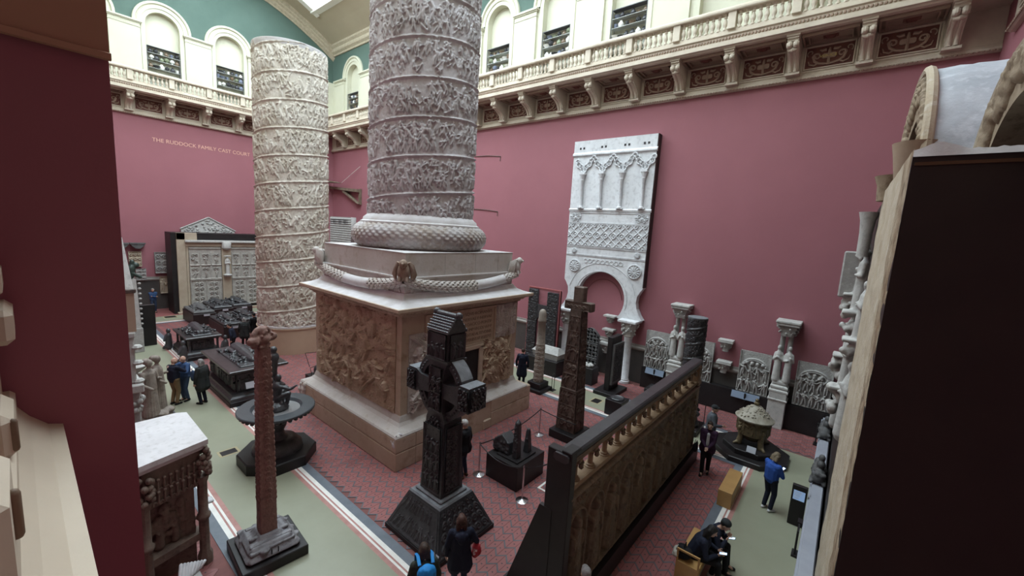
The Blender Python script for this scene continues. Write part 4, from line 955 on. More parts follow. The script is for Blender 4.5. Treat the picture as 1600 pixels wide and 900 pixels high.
for k in range(12):
    a = math.radians(k*30)
    if 200 < k*30 < 340: continue
    b_ = math.radians(k*30+30); hd_.cap((.22*math.cos(a),.02,hz+.22*math.sin(a)),(.22*math.cos(b_),.02,hz+.22*math.sin(b_)),.055,.055)
hd_.cap((0,0,4.35),(0,0,4.78),.12,.10); hd_.cap((-.26,0,hz),(.26,0,hz),.085,.085); hd_.ell((0,-.05,hz),(.10,.10,.10)); 
for k in range(20): a = R.uniform(0,2*PI); hd_.ell((.16*math.cos(a)*R.random()*1.4,-.06,hz+.16*math.sin(a)),(.03,.05,.03),6,5)
link('ring_head', remesh(hd_,.016,1,'ring_head'), M_SAND, tc_).rotation_euler = (0,0,.55)
sp_ = MB()
for sx in (-.06,.06): sp_.cap((sx,-.5,.22),(sx,-.5,.40),.012,.012,6)
sp_.obj('label_stand', M_BLACK, tc_)
# ---- tall dark-brown carved cross by the screen
bc = thing('carved_cross', 'tall dark-brown carved cross standing behind the balustraded screen', 'cross', (11.95,6.78,0))
MB().cbox((-.55,-.50,0),(.55,.50,.28),.015).obj('plinth', M_BLACK, bc)
def carved_post(hx0, hy0, hx1, hy1, z0, z1, seed, mt, nm, parent, amp=.03):
    P0 = MB().frustum((-hx0,hx0,-hy0,hy0),z0,(-hx1,hx1,-hy1,hy1),z1).obj(nm, mt, parent)
    for fc in (0, 1, 2, 3):
        W = 2*(hy0 if fc in (0,2) else hx0); f = Field(W, z1-z0, 56, int((z1-z0)*40)); R = random.Random(seed+fc)
        y = .08
        while y < z1-z0-.3:
            t_ = R.uniform(.32,.5)
            if R.random() < .6:
                for k in range(max(1,int(W/.2))): f.figure(W*(k+.5)/max(1,int(W/.2)), y, t_, R, R.uniform(-.1,.1))
            else:
                for k in range(2): f.scroll(W*(.3+.4*k), y+t_*.5, t_*.3, .03, .9, 1.5, (-1)**k)
            f.cap((0,y+t_+.03),(W,y+t_+.03),.02,.02,.6); y += t_+.08
        f.h[:,:3]=.6; f.h[:,-3:]=.6; f.rough(R,.1)
        T_ = (f.y/(z1-z0))[:,None]; S_ = (f.x/W*2-1)[None,:]
        hx = hx0+(hx1-hx0)*T_; hy = hy0+(hy1-hy0)*T_
        if fc == 0: x, y_ = -hx-amp*f.h, -S_*hy
        elif fc == 1: x, y_ = S_*hx, -hy-amp*f.h
        elif fc == 2: x, y_ = hx+amp*f.h, S_*hy
        else: x, y_ = -S_*hx, hy+amp*f.h
        x = np.broadcast_to(x, f.h.shape); y_ = np.broadcast_to(y_, f.h.shape)
        MB().grid(np.stack([x,y_,np.broadcast_to((z0+f.y)[:,None],f.h.shape)],-1)).obj('carved_face', mt, parent, True, ang=180)
carved_post(.30,.36,.27,.32,.28,1.75,40,M_DKBR,'lower_shaft',bc,.05); carved_post(.26,.30,.17,.20,1.78,4.62,50,M_DKBR,'upper_shaft',bc,.05)
MB().cbox((-.29,-.33,1.72),(.29,.33,1.80),.03).obj('shaft_band', M_DKBR, bc)
hb = MB(); hb.cbox((-.14,-.52,4.50),(.14,.52,4.80),.03); hb.cbox((-.14,-.19,4.45),(.14,.19,5.30),.03); hb.prism([(-.3,4.65),(0,4.36),(.3,4.65),(0,4.95)],-.13,.13,'x'); hb.obj('cross_head', M_DKBR, bc)
o = panel(face_relief(.95,.26,61,'scroll',90,30),.03,.01).obj('carved_face', M_DKBR, bc, True, loc=(-.145,.475,4.52), ang=180); o.rotation_euler = (0,0,-PI/2)
# ---- low black block with three black casts and its rope barrier
db = MB().cbox((8.16,6.10,0),(9.42,7.24,.70),.01).obj('display_plinth', M_BLACK); tag(db, 'low square black plinth carrying three small black casts', 'plinth')
tag(MB().cbox((8.30,6.22,.70),(9.15,6.98,.745),.006).obj('display_board', M_BLACK), 'thin black board on top of the low square plinth', 'board')
def stone_blob(name, label, loc, shells, vx=.02):
    o = link(name, remesh(shells, vx, 1, name), M_BRONZE, None, loc); return tag(o, label, 'sculpture')
m = MB(); Rk = random.Random(2)
m.prism([(-.30,0),(.30,0),(.27,.34),(.0,.52),(-.27,.34)], -.20, .20, 'x')
for k in range(60): m.ell((Rk.choice((-.20,.20)),Rk.uniform(-.27,.27),Rk.uniform(.04,.36)), Rk.uniform(.03,.055), 6, 5)
stone_blob('carved_shrine', 'black house-shaped carved shrine on the low plinth', (8.62,6.92,.746), m)
m = MB(); m.frustum((-.10,.10,-.09,.09),0,(-.075,.075,-.07,.07),.92); m.ell((0,0,.98),(.10,.09,.10)); m.ell((0,0,1.06),(.045,.045,.05))
for k in range(40): m.ell((Rk.choice((-.09,.09)),Rk.uniform(-.07,.07),Rk.uniform(.05,.9)), Rk.uniform(.02,.03), 6, 5)
stone_blob('carved_post', 'tallest black carved post with knob on the low plinth', (8.52,6.44,.746), m, .016)
m = MB(); m.frustum((-.10,.10,-.09,.09),0,(-.055,.055,-.05,.05),.62); m.ell((0,0,.62),(.06,.06,.08))
for k in range(24): m.ell((Rk.choice((-.08,.08)),Rk.uniform(-.06,.06),Rk.uniform(.05,.5)), Rk.uniform(.02,.028), 6, 5)
stone_blob('carved_post', 'short black carved stump beside the tallest post on the low plinth', (9.0,6.42,.746), m, .016)
M_CHROME = mat('brushed_steel', (.62,.62,.64), .25, metal=1.0)
def stanchion(x, y, label):
    t = thing('barrier_post', label, 'barrier post', (x,y,0))
    MB().lathe([(.17,0),(.17,.015),(.12,.035),(.05,.045),(.03,.06)], 24).obj('foot', M_CHROME, t, True)
    MB().lathe([(.022,.05),(.022,.93),(.03,.935),(.03,.96),(.02,.985),(.006,1.0)], 14).obj('pole', M_CHROME, t, True)
stanchion(8.05,7.40,'steel barrier post at the left of the low black plinth'); stanchion(8.02,5.78,'steel barrier post in front of the low black plinth'); stanchion(11.22,7.55,'steel barrier post between the low plinth and dark-brown cross')
def rope(a, b_, z0, z1, sag, label):
    o = MB().tube([(a[0]+(b_[0]-a[0])*t, a[1]+(b_[1]-a[1])*t, z0+(z1-z0)*t-sag*4*t*(1-t)) for t in np.linspace(0,1,15)], .016, 8).obj('barrier_rope', M_BLACK, None, True); tag(o, label, 'rope')
rope((8.05,7.40),(11.22,7.55),.94,.94,.16,'black rope running behind the low plinth casts'); rope((11.22,7.55),(11.62,6.35),.94,.66,.03,'black rope from the far barrier post to the dark-brown cross'); rope((8.05,7.40),(8.02,5.78),.94,.94,.22,'black rope sagging before the low plinth'); rope((8.02,5.78),(9.6,5.5),.94,.85,.16,'black rope running toward the balustraded screen')
fm = MB(); frame_ring(fm, -.55,.55,-.20,.20,.06,0,.004); fm.xf(Matrix.Rotation(-PI/2,4,'X'))
o = fm.obj('floor_frame', M_WSTRIP, None, loc=(9.30,5.62,.004)); tag(o, 'white outlined rectangle set in the floor beside the low plinth', 'floor inlay')
# ---- balustraded choir screen
sc = thing('choir_screen', 'long dark wooden screen with balustrade and row of carved saints', 'screen', (9.2,3.25,0))
M_SCR = mat('dark_gilt_wood', (.115,.078,.046), .45, (.17,.12,.07), 3, (.065,.045,.03), 7, bump=.35, bscale=25, spec=.5)
M_SCRL = mat('light_brown_wood', (.27,.185,.11), .55, (.20,.13,.075), 3, bump=.2, bscale=25)
X0, X1 = -3.60, 4.10
MB().box((X0-.10,-.28,0),(X1+.35,1.05,.45)).obj('plinth', M_BLACK, sc)
MB().box((X0,-.09,.45),(X1,.11,2.72)).obj('panel_core', M_SCR, sc)
MB().prism([(.11,.45),(1.15,.0),(.36,2.3),(.11,2.3)], X0-.06, X0+.02, 'x').obj('end_brace', M_BLACK, sc)
MB().box((X0+.03,.11,.45),(X1,.30,2.30)).obj('back_board', M_BLACK, sc)
f = Field(X1-X0-.1, 2.15, 520, 150); R = random.Random(77); nn = 11
for k in range(nn):
    x = (k+.5)*(X1-X0-.1)/nn; W = (X1-X0-.1)/nn
    for j in range(16):
        a0, a1 = PI*j/16, PI*(j+1)/16
        f.cap((x+W*.46*math.cos(a0),1.42+W*.42*math.sin(a0)),(x+W*.46*math.cos(a1),1.42+W*.42*math.sin(a1)),.035,.035,.55)
    f.cap((x-W*.48,.1),(x-W*.48,1.42),.035,.035,.5)
    f.cap((x,1.44),(x,1.52),.085,.08,1); f.cap((x,1.16),(x,1.28),.15,.13,.95); f.cap((x,.30),(x,1.1),.20,.15,.9)
    for q in range(5): f.cap((x-.14+q*.07,.2),(x-.06+q*.03,1.05),.022,.02,1.0)
    for sg in (-1,1): f.cap((x+sg*.15,1.24),(x+sg*R.uniform(.05,.2),R.uniform(.9,1.1)),.05,.045,1)
    for q in range(7): f.scroll(x+R.uniform(-.4,.4)*W,1.85+R.uniform(0,.2),.08,.02,.5,1.3,R.choice((-1,1)))
for j in range(2): f.cap((0,.06+j*2.0),(f.W,.06+j*2.0),.05,.05,.7)
f.rough(R,.06)
panel(f,.16,.03,.0).obj('saints_relief', M_SCR, sc, True, loc=(X0+.05,-.10,.50), ang=180)
MB().cbox((X0,-.16,2.66),(X1,.14,2.74),.02).obj('baluster_sill', M_SCRL, sc)
MB().prism([(-.16,3.30),(-.16,3.37),(-.13,3.40),(.10,3.40),(.13,3.37),(.13,3.30),(.08,3.26),(-.11,3.26)], X0-.10, X1+.05, 'x').obj('handrail', mat('rail_top', (.035,.033,.036), .35, (.055,.05,.052), 3), sc)
MB().prism([(-.15,3.20),(-.12,3.14),(.08,3.14),(.11,3.20),(.11,3.27),(-.15,3.27)], X0, X1, 'x').obj('rail_moulding', M_SCR, sc)
bl = sh('screen_baluster', lambda: MB().lathe([(.11,0),(.11,.03),(.075,.05),(.085,.08),(.055,.10),(.052,.30),(.06,.36),(.05,.38),(.075,.42),(.13,.50),(.14,.56),(.10,.58)], 14), True)
lf = sh('screen_capital', lambda: (lambda m, R: [m.ell((.12*math.cos(a),.12*math.sin(a),z),(.05,.05,.05),6,5) for a, z in [(R.uniform(0,6.28),R.uniform(.36,.56)) for _ in range(16)]] and m)(MB(), random.Random(1)), True)
for k in range(13):
    o = link('baluster', bl, M_SCRL if k < 13 else M_SCR, sc, (X0+.40+k*.57,-.02,2.73)); o.scale = (.95,.95,.76); link('capital', lf, M_SCR, o)
MB().cbox((X0-.05,-.20,.45),(X0+.12,.28,3.42),.012).obj('end_post', M_BLACK, sc); MB().cbox((X0-.06,-.20,3.40),(X0+.25,.0,3.46),.012).obj('post_cap', M_BLACK, sc)
MB().cbox((X1-.20,-.17,.45),(X1+.05,.10,3.2),.012).obj('end_post', M_SCRL, sc); MB().cbox((X1-.24,-.20,2.62),(X1+.08,.13,2.74),.02).obj('post_capital', M_SCRL, sc)
tag(MB().cbox((13.30,3.02,.451),(13.50,3.12,.54),.01).obj('label_stand', M_BLACK), 'small black label wedge at the far end of the screen plinth', 'label stand')
# ================================================================== CASTS ALONG THE RIGHT WALL
M_CAST = mat('grey_stone_cast', (.40,.39,.37), .75, (.30,.29,.275), 2.5, (.47,.46,.44), 8, bump=.35, bscale=26)
M_CASTL = mat('pale_stone_cast', (.52,.51,.48), .75, (.42,.41,.39), 2.5, (.35,.34,.32), 8, bump=.3, bscale=26)
M_WHITE = mat('white_portal_cast', (.72,.73,.74), .7, (.60,.61,.62), 1.5, (.52,.52,.53), 6, bump=.2, bscale=20)
M_LABEL = mat('label_panel', (.20,.25,.33), .4)
# black plinths under the reliefs
tag(MB().box((18.62,-2.55,0),(18.94,6.95,1.0)).obj('wall_plinth', M_BLACK), 'long low black plinth under the carved reliefs on the right wall', 'plinth')
def wall_relief(y0, y1, z0, z1, seed, label, kind):
    W, H = y1-y0, z1-z0; f = Field(W, H, int(W*95), int(H*95)); R = random.Random(seed); cx = W/2
    sp = H*.62; r = W*.40
    for j in range(20):
        a0, a1 = PI*j/20, PI*(j+1)/20
        for rr in (r, r*.86): f.cap((cx+rr*math.cos(a0),sp+rr*.85*math.sin(a0)),(cx+rr*math.cos(a1),sp+rr*.85*math.sin(a1)),.035,.035,.6)
    n = 5 if kind != 1 else 4
    for row, (yb, t_) in enumerate(((.04,H*.34),(H*.36,H*.36))):
        for k in range(n): f.figure(W*(.14+.72*k/(n-1)), yb, t_, R, R.uniform(-.06,.06), .95)
    if kind == 1:
        for k in range(4): f.cap((cx+(k-1.5)*W*.17,sp+.18),(cx+(k-1.5)*W*.17,sp+.2),.08,.075,1)
    else:
        for k in range(3): f.cap((cx+(k-1)*W*.2,sp+.22),(cx+(k-1)*W*.12,sp+.1),.07,.06,.9)
    f.h[:5,:] = .45; f.h[:,:4] = .4; f.h[:,-4:] = .4; f.rough(R,.06)
    o = panel(f,.15,.08).obj('relief_panel', M_CAST, None, True, loc=(18.80,y1,z0), ang=180); o.rotation_euler = (0,math.radians(0),-PI/2); tag(o, label, 'relief')
wall_relief(5.80,6.92,1.0,2.76,3,'arched grey relief of figures between the white portal and twin-statue column',0)
wall_relief(3.95,5.05,1.0,2.76,4,'grey figure relief mostly hidden behind the black carved column',1)
wall_relief(1.84,2.95,1.01,2.72,5,'arched grey relief with two crowded rows, left of the saints pillar',1)
wall_relief(-.13,1.0,1.03,2.74,6,'rightmost arched grey relief beside the saints pillar',0)
def wall_bracket(yc, z0, z1, label, w_=.28):
    t = thing('wall_capital', label, 'capital', (18.97,yc,z0)); H = z1-z0
    m = MB(); m.add([(0,-w_,H),(-.42,-w_,H),(-.42,w_,H),(0,w_,H),(0,-w_,H*.8),(-.42,-w_,H*.8),(-.42,w_,H*.8),(0,w_,H*.8)], [(0,1,2,3),(7,6,5,4),(0,1,5,4),(1,2,6,5),(2,3,7,6),(3,0,4,7)]); m.obj('abacus', M_CASTL, t)
    m = MB(); m.lathe([(.10,0),(.13,.03),(.12,.08),(.17,H*.45),(.26,H*.78),(.28,H*.82)], 12, (-.2,0), .75, 1.0); R = random.Random(int(yc*10))
    for k in range(22): a = R.uniform(0,2*PI); z = R.uniform(.25,.8)*H; rr = .13+.13*z/H; m.ell((-.2-rr*.75*math.cos(a)*-1,rr*math.sin(a),z),(.04,.04,.05),6,5)
    m.obj('leafy_bell', M_CAST, t, True)
wall_bracket(3.53,2.50,3.02,'upper pale bracket capital on the red wall right of the black column'); wall_bracket(3.50,1.57,2.10,'lower pale bracket capital on the grey dado')
wall_bracket(8.84,2.72,3.12,'topmost of three small capitals inside the white horseshoe arch',.30); wall_bracket(8.84,2.00,2.42,'middle of three small capitals inside the white horseshoe arch',.30); wall_bracket(8.97,1.13,1.70,'lowest of three small capitals inside the white horseshoe arch',.27)
# twin-statue pillars
def robed(m, x, y, z, ht, R, face_=-1):
    """robed standing figure facing -x"""
    m.cap((x,y,z+.04),(x,y,z+ht*.55),.115*ht/1.2,.095*ht/1.2); m.cap((x,y,z+ht*.5),(x,y,z+ht*.74),.10*ht/1.2,.095*ht/1.2); m.ell((x-.01,y,z+ht*.91),(.065*ht/1.2,.06*ht/1.2,.085*ht/1.2)); m.cap((x,y,z+ht*.76),(x,y,z+ht*.85),.06*ht/1.2,.05*ht/1.2)
    for s in (-1,1):
        e = (x-.04,y+s*.125*ht/1.2,z+ht*.56); m.cap((x,y+s*.085*ht/1.2,z+ht*.75),e,.04*ht/1.2,.036*ht/1.2); m.cap(e,(x-.12*ht/1.2,y+s*R.uniform(.0,.08),z+ht*R.uniform(.56,.70)),.034*ht/1.2,.028*ht/1.2)
    for k in range(7): a = -1.3+k*.43; m.cap((x-.10*math.cos(a)*ht/1.2,y+.10*math.sin(a)*ht/1.2,z+.04),(x-.085*math.cos(a)*ht/1.2,y+.085*math.sin(a)*ht/1.2,z+ht*.5),.022,.016,6)
def twin_pillar(yc, label, seed, zt=4.25):
    t = thing('statue_pillar', label, 'statue', (18.62,yc,0)); R = random.Random(seed)
    MB().cbox((-.27,-.29,0),(.27,.29,1.42),.015).obj('pedestal', M_CASTL, t)
    MB().square_lathe([(0,1.40),(.03,1.44),(.03,1.50),(-.04,1.56),(.0,1.60),(.0,1.66),(-.08,1.72)],0,0,.25,.29).obj('pedestal_cap', M_CASTL, t)
    MB().square_lathe([(.0,1.10),(.03,1.12),(.03,1.16),(.0,1.18)],0,0,.272,.292).obj('pedestal_band', M_CASTL, t)
    m = MB(); 
    for s in (-1,1): robed(m, -.10, s*.17, 1.86, 1.45, R)
    m.cbox((-.2,-.26,1.70),(.15,.26,1.90),.05)
    link('statues', remesh(m,.022,1,'statues'), M_CASTL, t)
    for s in (-1,1): MB().lathe([(.10,1.70),(.09,1.78),(.085,3.62),(.10,3.66)], 14, (.06,s*.13)).obj('column', M_CAST, t, True)
    m = MB(); m.lathe([(.22,3.64),(.24,3.70),(.23,3.78),(.30,3.95),(.33,4.05)], 4, (0,0), 1.05, 1.25, PI/4)
    for k in range(34): a = R.uniform(0,2*PI); z = R.uniform(3.72,4.04); rr = .22+.10*(z-3.7)/.3; m.ell((rr*math.cos(a),rr*1.15*math.sin(a),z),(.045,.045,.045),6,5)
    m.obj('capital', M_CAST, t, True); MB().cbox((-.33,-.37,4.05),(.33,.37,zt-.10),.02).cbox((-.36,-.40,zt-.10),(.36,.40,zt),.02).obj('abacus', M_CASTL, t)
twin_pillar(5.42,'twin-statue pillar with leafy capital behind the black column',5); twin_pillar(1.45,'twin-saints pillar on a pale tall pedestal between two reliefs',6)
# black carved column
bk = thing('black_column', 'tall black column cast with spiral carving at the screen end', 'column', (15.72,3.98,0)); R = random.Random(3)
MB().cbox((-.55,-.55,0),(.55,.55,.22),.02).obj('plinth', M_BLACK, bk)
m = MB()
for k in range(26): a = R.uniform(0,2*PI); m.ell((.36*math.cos(a),.36*math.sin(a),R.uniform(.28,.75)),(R.uniform(.1,.17),R.uniform(.1,.17),R.uniform(.08,.15)),8,6)
m.lathe([(.44,.22),(.40,.5),(.34,.9)],16); link('lion_base', remesh(m,.025,1,'lion_base'), M_BRONZE, bk)
carved_shaft(.315,.315,.85,4.25,150,200,.55,41,.045).obj('carved_shaft', M_BRONZE, bk, True, ang=180)
MB().lathe([(.33,4.2),(.34,4.25),(.34,4.29),(.30,4.30)],24).obj('shaft_top', M_BRONZT, bk, True)
# slender shaft with round top
sl_ = thing('slender_shaft', 'slender tapering stone shaft with rounded top on black blocks', 'column', (14.55,10.05,0))
MB().cbox((-.48,-.48,0),(.48,.48,.14),.01).obj('lower_block', M_BLACK, sl_); MB().cbox((-.34,-.34,.14),(.34,.34,.40),.01).obj('upper_block', M_BLACK, sl_)
f = Field(1.3,1.7,90,120,True); R = random.Random(9)
for j in range(8):
    for k in range(6): f.scroll(k*.21+.1,.12+j*.2,.08,.022,.8,1.3,(-1)**(k+j))
U = np.arange(90)/90*2*PI; rad = (.225-.025*f.y/1.7)[:,None]+.02*f.h
M_SHAFT = mat('brown_grey_stone', (.25,.205,.165), .7, (.31,.27,.23), 3, (.18,.145,.115), 8, bump=.3, bscale=25)
MB().grid(np.stack([rad*np.cos(U)[None,:],rad*np.sin(U)[None,:],np.broadcast_to((.4+f.y)[:,None],rad.shape)],-1),True).obj('carved_shaft', M_SHAFT, sl_, True, ang=180)
MB().lathe([(.20,2.08),(.21,2.12),(.19,2.16),(.165,3.1),(.18,3.12),(.185,3.2),(.17,3.25),(.165,3.5),(.13,3.62),(.07,3.68),(.02,3.69)],24).obj('upper_shaft', M_SHAFT, sl_, True)
ls = thing('label_stand', 'thin black wire label stand at the foot of the slender shaft', 'label stand', (14.98,9.52,0))
MB().tube([(-.10,0,0),(-.10,0,.70),(.0,0,.82),(.10,0,.70),(.10,0,0)],.015,6).obj('wire_frame', M_BLACK, ls)
MB().box((-.14,-.10,0),(.14,.10,.02)).obj('foot', M_BLACK, ls)
# carved black church portal on red backing
up_ = thing('carved_portal', 'black interlace-carved wooden church portal on a red backing board', 'portal', (17.6,12.2,0)); R = random.Random(30)
MB().box((.10,-1.02,.0),(.18,.98,4.05)).obj('backing_board', M_RED, up_); fb = MB(); frame_ring(fb,-1.05,1.02,0,4.10,.06,.0,.12); fb.xf(rotz(-PI/2)); 
fb.xf(Matrix.Translation((.08,0,0))); fb.obj('board_frame', mat('red_frame', (.33,.10,.10), .6), up_)
def interl(W, H, seed, st=.13, w_=.016):
    f = Field(W, H, int(W*70), int(H*70)); R = random.Random(seed)
    for k in range(int(W/st)+1):
        for j in range(int(H/st)+1): f.scroll(k*st+R.uniform(-.02,.02), j*st+R.uniform(-.02,.02), st*.52, w_, R.uniform(.6,1), 1.5, R.choice((-1,1)), R.uniform(0,6))
    return f
for y1, W, z1 in ((.92,.58,4.0),(-.30,.62,3.95)):
    o = panel(interl(W,z1,int(z1*100)),.05,.10).obj('carved_jamb', M_BRONZE, up_, True, loc=(-.02,y1,0), ang=180); o.rotation_euler = (0,0,-PI/2)
lt_ = MB(); n = 14; arc = [(.34-.64*k/n, 2.35+.42*math.sin(PI*k/n)) for k in range(n+1)]
lt_.prism([(.34,3.2),(-.30,3.2)]+list(reversed(arc)), -.02, .08, 'x'); lt_.obj('carved_lintel', M_BRONZE, up_)
# stone coffin on a black plinth
tag(MB().cbox((16.38,10.30,0),(17.50,12.1,.76),.01).obj('coffin_plinth', M_BLACK), 'black plinth under the grey hipped stone coffin', 'plinth')
cf = thing('stone_coffin', 'grey stone coffin with hipped lid on a black plinth', 'coffin', (16.95,11.15,.76))
MB().frustum((-.36,.36,-.72,.72),0,(-.40,.40,-.78,.78),.30).obj('coffin_body', M_CAST, cf); MB().frustum((-.42,.42,-.80,.80),.30,(-.10,.10,-.6,.6),.56).obj('coffin_lid', M_CAST, cf)
# dark carved gravestone
gs = thing('gravestone', 'dark carved gravestone with pointed arched head below the white arch', 'gravestone', (18.2,9.58,0))
MB().cbox((-.2,-.55,0),(.25,.55,.12),.01).obj('plinth', M_BLACK, gs)
f = Field(.96,2.28,80,190); R = random.Random(6)
for k in range(5):
    for j in range(12): f.scroll(.1+k*.19,.1+j*.185,.08,.02,.8,1.4,(-1)**(k+j))
for yb in (.75,1.5): f.cap((.03,yb),(.93,yb),.03,.03,.8)
top_ = 1.95+.33*np.sin(PI*np.clip(f.x/.96,0,1))
Z = np.minimum(f.y[:,None], top_[None,:]); X = np.broadcast_to(f.x[None,:], Z.shape)
M_GRAVE = mat('dark_grey_cast', (.075,.074,.075), .6, (.12,.118,.115), 3, bump=.3, bscale=26)
m = MB().grid(np.stack([X, -.04*f.h, Z],-1)); n0 = 17; pts = [(0,0)]+[(f.x[int(i)], top_[int(i)]) for i in np.linspace(0,79,n0)]+[(.96,0)]
m.prism(pts, .0, .16, 'y'); o = m.obj('carved_slab', M_GRAVE, gs, True, loc=(-.02,.48,.12), ang=60); o.rotation_euler = (0,0,-PI/2)
# black boxes
def stand_box(x0,x1,y0,y1,hh,label,hole):
    t = thing('display_plinth', label, 'plinth', ((x0+x1)/2,(y0+y1)/2,0)); a, b_ = (x1-x0)/2, (y1-y0)/2
    MB().cbox((-a,-b_,0),(a,b_,hh),.01).obj('plinth_body', M_BLACK, t)
    if hole: MB().lathe([(.12,hh-.02),(.24,hh),(.27,hh+.03),(.24,hh+.06),(.20,hh+.03),(.05,hh+.005)],20).obj('stone_bowl', M_BRONZE, t, True)
    else:
        m = MB(); [m.ell((random.Random(k).uniform(-.2,.2),random.Random(k+9).uniform(-.2,.2),hh+.06),(.1,.1,.08),7,5) for k in range(7)]; m.obj('fragment', M_CASTL, t, True)
stand_box(14.55,15.25,6.05,6.75,.62,'square black plinth with a stone bowl behind the screen rail',True); stand_box(16.8,17.4,8.55,9.35,.8,'black plinth with a pale fragment behind the dark-brown cross',False); stand_box(16.9,17.7,5.35,6.1,.62,'black plinth with a stone bowl below the leftmost arched relief',True)
# free-standing framed relief panel
ps = thing('panel_stand', 'black upright stand holding a grey-framed carved panel', 'display panel', (16.85,7.62,0))
MB().cbox((-.75,-.48,0),(.75,.48,.16),.01).obj('foot', M_BLACK, ps); MB().cbox((-.42,-.10,.16),(.55,.14,2.62),.01).obj('upright_slab', M_BLACK, ps)
fb = MB(); frame_ring(fb,-.36,.62,.45,2.30,.10,-.20,-.10); fb.obj('panel_frame', M_GRAVE, ps)
panel(interl(.80,1.66,71,.16,.02),.05,.05).obj('carved_panel', M_BRONZE, ps, True, loc=(-.27,-.13,.55), ang=180)
for (x,y,z,w_,lab) in ((18.9,8.55,.85,.5,'small blue label panel under the three capitals'),(18.50,6.3,.86,.85,'long blue label panel below the leftmost arched relief'),(18.50,2.55,.86,1.0,'long blue label panel behind the lidded font')):
    t = thing('information_board', lab, 'sign', (x,y,z-.1)); m = MB().box((-.01,-w_/2,0),(.01,w_/2,.28)); o = m.obj('panel_face', M_LABEL, t); o.rotation_euler = (0,.35,0); MB().box((-.0,-.03,-.1),(.06,.03,.25)).obj('bracket', M_BLACK, t)
for y, lab in ((4.75,'thin black wire label stand beside the black carved column base'),):
    ls = thing('label_stand', lab, 'label stand', (16.5,y-1.1,0)); MB().tube([(0,-.14,0),(0,-.14,.85),(0,.14,.85),(0,.14,0)],.015,6).obj('wire_frame', M_BLACK, ls); MB().box((-.1,-.16,0),(.1,.16,.02)).obj('foot', M_BLACK, ls)
# ---- white horseshoe-arch portal cast
po = thing('horseshoe_portal', 'white plaster portal cast with horseshoe arch and blind arcade on red wall', 'portal', (18.98,9.44,0))
def YL(y): return y-9.44
n = 30; arc = [(9.45+1.30*math.cos(math.radians(-40+260*k/n)), 3.93+1.30*math.sin(math.radians(-40+260*k/n))) for k in range(n+1)]
out = [(7.28,11.7),(7.28,4.66),(7.40,4.50),(7.53,4.25),(7.56,3.95),(7.50,3.65),(7.34,3.35),(7.18,3.14),(8.30,3.02)]+arc[::-1]+[(10.60,3.02),(11.72,3.14),(11.56,3.35),(11.40,3.65),(11.34,3.95),(11.37,4.25),(11.50,4.50),(11.62,4.66),(11.62,11.7)]
MB().prism([(YL(y),z) for y,z in out], -.36, -.02, 'x').obj('facade_slab', M_WHITE, po)
MB().box((-.37,YL(7.27),4.7),(-.0,YL(7.31),11.7)).obj('slab_edge', mat('dark_edge', (.05,.03,.03), .7), po)
def band(z0,z1,d=.03): MB().box((-.36-d,YL(7.30),z0),(-.34,YL(11.60),z1)).obj('moulding', M_WHITE, po)
MB().prism([(-.36,10.92),(-.44,10.98),(-.44,11.04),(-.40,11.10),(-.36,11.14)],YL(7.26),YL(11.64),'y').obj('upper_cornice', M_WHITE, po)
MB().prism([(-.36,8.20),(-.40,8.22),(-.42,8.30),(-.38,8.34),(-.36,8.36)],YL(7.26),YL(11.64),'y').obj('sill', M_WHITE, po)
for z in (8.14,7.64,7.60,6.46,6.40,6.02,5.97): band(z-.012,z+.012)
cy_ = [10.95,9.90,8.83,7.74]
for y in cy_:
    m = MB(); m.lathe([(.12,8.36),(.12,8.42),(.085,8.46),(.075,8.50),(.070,9.72),(.085,9.74),(.085,9.78),(.075,9.80)],12,(-.44,YL(y))); m.obj('colonnette', M_WHITE, po, True)
    m = MB(); m.lathe([(.08,9.78),(.10,9.84),(.15,10.02)],8,(-.44,YL(y))); m.box((-.58,YL(y)-.16,10.02),(-.36,YL(y)+.16,10.14)); m.obj('colonnette_capital', M_WHITE, po, True)
    m = MB(); m.box((-.50,YL(y)-.17,8.34),(-.36,YL(y)+.17,8.40)); m.obj('colonnette_base', M_WHITE, po)
def lobes(ya, yb, half=None):
    m = MB(); yc = (ya+yb)/2; w_ = abs(ya-yb)/2
    for s in (-1,1):
        if half and s != half: continue
        for t_, zz, r in ((.88,10.25,.09),(.72,10.42,.11),(.42,10.52,.12),(.26,10.70,.10)):
            c = (yc+s*w_*t_, zz); m.tube([(-.41,YL(c[0])+r*math.cos(a),c[1]+r*math.sin(a)) for a in np.linspace(0,2*PI,13)],.036,6,False); m.ell((-.36,YL(c[0]),c[1]),(.05,r*.55,r*.55),8,5)
    if not half: m.tube([(-.41,YL(yc)+.11*math.cos(a),10.84+.09*math.sin(a)) for a in np.linspace(0,2*PI,13)],.036,6,False)
    return m
for a, c in zip(cy_[:-1], cy_[1:]): lobes(a, c).obj('lobed_arch', M_WHITE, po, True)
lobes(11.98,10.95,-1).obj('lobed_arch', M_WHITE, po, True); lobes(7.74,6.75,1).obj('lobed_arch', M_WHITE, po, True)
for y in (11.25,11.05,10.05,9.85,8.85,8.65,7.9,7.7): MB().box((-.37,YL(y)-.05,11.28),(-.355,YL(y)+.05,11.38)).obj('slot', mat('slot_dark', (.04,.035,.035), .8), po)
